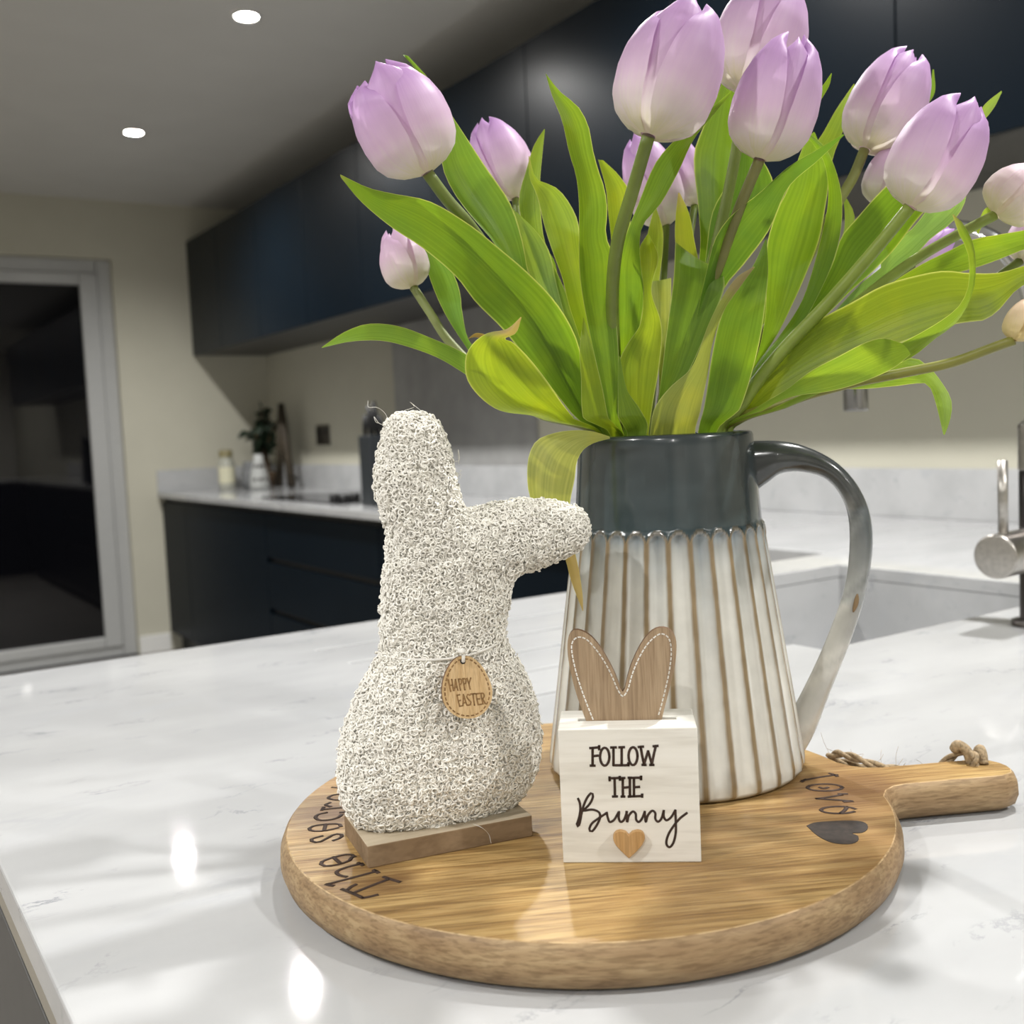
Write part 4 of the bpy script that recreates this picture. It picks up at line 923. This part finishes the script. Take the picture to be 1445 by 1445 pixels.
leaf(t11, [(1064,376),(1039,392),(1015,427),(998,462),(987,494),(974,521),(946,546),(925,573),(917,601),(915,614)], [(1065,377),(1048,400),(1021,440),(1005,487),(1000,521),(989,577),(984,611)], (.08,.072,.048), (.27, .30, .085), -.10, dry=.22)
# --- top right
t5 = tulip('tall lilac tulip at the top rising behind its neighbour', (1050,128), (1104,-38), 132, .05, .05, [(1036,230),(1000,390),(960,520),(935,622)], [.03,.01,.0,0], .0038, rot=.35)
leaf(t5, [(1026,88),(1014,130),(990,185),(979,220),(985,290),(988,350),(975,450),(940,608)], [(1027,88),(1045,150),(1062,210),(1052,280),(1035,330),(1012,400),(990,480),(955,608)], (-.01,-.005,0), (.11, .20, .022), .16)
leaf(t5, [(1050,190),(1025,260),(1005,300),(995,370),(985,450),(945,608)], [(1052,190),(1092,262),(1065,305),(1030,380),(1005,460),(965,608)], (.02,.015,.005), DK, .16)
t6 = tulip('lilac tulip with folded petal tip in front of the tallest bloom', (1072,225), (1126,44), 120, .10, .11, [(1045,290),(1018,365),(990,450),(955,622)], [.09,.062,.0,-.01], .0036, rot=.65, stemcol=(.20, .20, .06))
leaf(t6, [(953,341),(950,397),(941,466),(932,542),(925,590),(918,612)], [(1020,381),(1022,407),(1000,462),(972,524),(948,560),(938,612)], (.055,.058,.04), (.13, .225, .03), .10, dry=.015)
leaf(t6, [(957,272),(953,310),(953,345),(960,400),(950,500),(935,608)], [(959,272),(972,300),(980,340),(986,376),(980,480),(948,608)], (.03,.03,.02), (.24, .28, .03), .10, dry=.08)
leaf(t6, [(1190,189),(1155,210),(1113,235),(1072,272),(1031,305),(1010,335),(1000,370),(985,440),(960,608)], [(1191,191),(1155,226),(1113,264),(1085,325),(1048,375),(1023,405),(1005,460),(975,608)], (.11,.07,.02), DK, .18, .006)
leaf(t6, [(1080,338),(1062,376),(1040,405),(1018,445),(1005,500),(996,560),(986,611)], [(1082,338),(1084,382),(1081,419),(1074,471),(1062,523),(1046,573),(1028,608)], (.055,.066,.045), (.135, .24, .025), .08)
leaf(t6, [(1173,103),(1163,118),(1148,137)], [(1174,104),(1170,121),(1158,142)], (.05,.05,.05), GREEN, .1, sink=False)
t7 = tulip('lilac tulip with white base leaning right behind the front right bloom', (1220,211), (1293,70), 108, 0, 0, [(1204,250),(1186,280),(1120,400),(1040,540),(1005,622)], [0,0,.0,.0,0], .0038, rot=.15, stemcol=(.24, .26, .07))
leaf(t7, [(1148,186),(1134,205),(1113,264),(1097,296),(1083,342),(1081,395),(1079,453),(1060,520),(985,608)], [(1150,187),(1166,230),(1170,251),(1164,296),(1156,338),(1139,383),(1119,428),(1092,480),(1000,608)], (.02,.022,.01), (.155, .265, .022), .10)
leaf(t7, [(1205,118),(1179,156),(1163,185),(1150,206),(1135,260),(1090,400),(985,608)], [(1206,119),(1200,152),(1188,189),(1178,214),(1165,260),(1110,400),(998,608)], (-.03,-.02,0), (.18, .28, .05), .12)
leaf(t7, [(1316,98),(1312,125),(1300,150)], [(1318,98),(1319,130),(1306,152)], (-.03,-.03,-.03), GREEN, .1, sink=False)
t8 = tulip('lilac tulip with creased dark tip on the thick diagonal stem', (1284,292), (1368,140), 122, .10, .11, [(1240,346),(1172,424),(1100,500),(1052,562),(1022,618)], [.09,.07,.055,.04,.03], .0041, rot=.55, open_=.12, splay={3: .35}, stemcol=(.25, .33, .055))
leaf(t8, [(1264,250),(1237,276),(1208,309),(1188,333),(1175,371),(1155,412),(1120,460),(1080,520),(1010,608)], [(1308,294),(1290,315),(1262,352),(1233,382),(1200,411),(1171,440),(1130,480),(1090,530),(1025,608)], (.05,.035,.01), (.125, .23, .022), .12)
leaf(t8, [(1140,187),(1163,206),(1179,239),(1188,280),(1186,329),(1175,371),(1155,416),(1134,453),(1097,494),(1060,540),(1015,608)], [(1139,193),(1160,222),(1168,255),(1168,290),(1160,330),(1146,383),(1130,428),(1097,478),(1074,505),(1045,550),(1003,608)], (.055,.05,.025), GREEN, -.14, .004)
leaf(t8, [(1413,128),(1390,147),(1375,170)], [(1414,130),(1402,153),(1380,180)], (.02,.02,.02), LT, .1, sink=False)
t9 = tulip('pale tulip mostly hidden behind the diagonal stemmed bloom', (1240,288), (1272,205), 68, 0, 0, [(1200,360),(1120,470),(1010,622)], [0,0,0], .003, rot=.2, hue=.7)
leaf(t9, [(1189,274),(1192,300),(1190,330),(1160,400),(1000,608)], [(1191,273),(1206,304),(1200,330),(1175,400),(1012,608)], (-.01,-.01,0), LT, .1)
# --- far right
t12 = tulip('cream tulip bud at the right edge on a straight green stem', (1405,303), (1476,236), 88, .07, .08, [(1350,332),(1292,366),(1232,410),(1150,480),(1036,616)], [.065,.06,.055,.045,.02], .0034, rot=.4, stemcol=(.28, .37, .07), tint=(1.0, 1.0, .95), hue=.42)
leaf(t12, [(1470,320),(1445,325),(1410,331),(1373,338),(1339,354),(1308,369),(1271,391),(1225,425),(1130,510),(1025,608)], [(1470,345),(1445,352),(1410,366),(1376,378),(1339,388),(1308,396),(1268,412),(1235,432),(1140,520),(1032,608)], (.06,.045,.01), (.17, .28, .035), .10)
leaf(t12, [(1366,253),(1340,275),(1308,297),(1290,320),(1265,340),(1243,360),(1246,374),(1215,400),(1150,470),(1018,608)], [(1367,255),(1360,290),(1342,315),(1312,338),(1292,360),(1268,378),(1242,400),(1215,430),(1160,485),(1030,608)], (.03,.025,.0), BLUEG, .14)
leaf(t12, [(1403,287),(1388,297),(1378,326)], [(1404,290),(1393,306),(1380,331)], (.06,.06,.055), LT, .1, sink=False)
t13 = tulip('pinkish tulip cut by the right edge below the cream bud', (1440,368), (1478,288), 62, .03, .03, [(1424,380),(1380,410),(1250,480),(1120,550),(1030,618)], [.03,.03,.03,.03,.02], .0032, rot=.4)
leaf(t13, [(1470,368),(1445,375),(1410,385),(1363,385),(1333,382),(1293,389),(1246,403),(1200,428),(1160,449),(1123,477),(1086,514),(1052,566),(1032,602)], [(1470,390),(1445,402),(1428,415),(1413,434),(1391,451),(1370,454),(1345,458),(1308,470),(1271,484),(1215,506),(1154,530),(1092,561),(1045,592),(1028,607)], (.13,.09,.03), (.16, .22, .022), .10, -.004)
t14 = tulip('deep lilac bloom showing between right hand leaves', (1288,374), (1346,324), 52, -.05, -.05, [(1230,420),(1120,520),(1020,620)], [-.04,-.02,0], .003, rot=.3, tint=(.95, .9, 1.05))
t15 = tulip('drooping yellowish bud on a low curved stem at right', (1431,480), (1456,420), 46, .13, .13, [(1400,491),(1345,511),(1270,527),(1200,541),(1110,568),(1030,614)], [.125,.12,.11,.095,.07,.03], .0030, rot=.4, stemcol=(.25, .25, .05), tint=(.95, .85, .6), hue=.25)
leaf(t15, [(1272,484),(1246,477),(1222,483),(1185,502),(1145,523),(1108,551),(1071,573),(1030,604)], [(1285,500),(1260,520),(1215,540),(1172,552),(1110,562),(1060,590),(1034,608)], (.125,.10,.035), (.17, .27, .04), .10)
leaf(t15, [(1344,303),(1354,332),(1365,354),(1368,382),(1365,409),(1354,431),(1333,449),(1302,468),(1274,483),(1234,505),(1197,526),(1150,548),(1032,604)], [(1345,302),(1358,314),(1373,342),(1377,372),(1375,403),(1364,434),(1346,459),(1321,477),(1290,502),(1254,520),(1204,538),(1156,556),(1036,607)], (.16,.13,.035), (.16, .25, .03), -.16, .003, dry=.05)
leaf(t15, [(1331,613),(1323,579),(1314,550),(1306,541),(1262,545),(1216,549),(1154,549),(1108,557),(1062,582),(1030,607)], [(1333,614),(1341,592),(1343,566),(1330,541),(1310,517),(1288,505),(1220,526),(1160,540),(1100,556),(1034,603)], (.09,.085,.03), (.19, .30, .05), -.10)
# withered leaf folded over the rim
leaf(t2, [(822,862),(806,820),(795,782),(768,742),(748,702),(744,676),(746,644),(757,622),(782,611),(812,607),(838,609),(860,616)], [(823,862),(822,838),(816,800),(808,765),(803,728),(806,700),(811,676),(814,652),(822,636),(834,627),(848,622),(861,619)], (.062,.055,.047), (.30, .32, .11), -.10, -.001, dry=.36, sink=False)
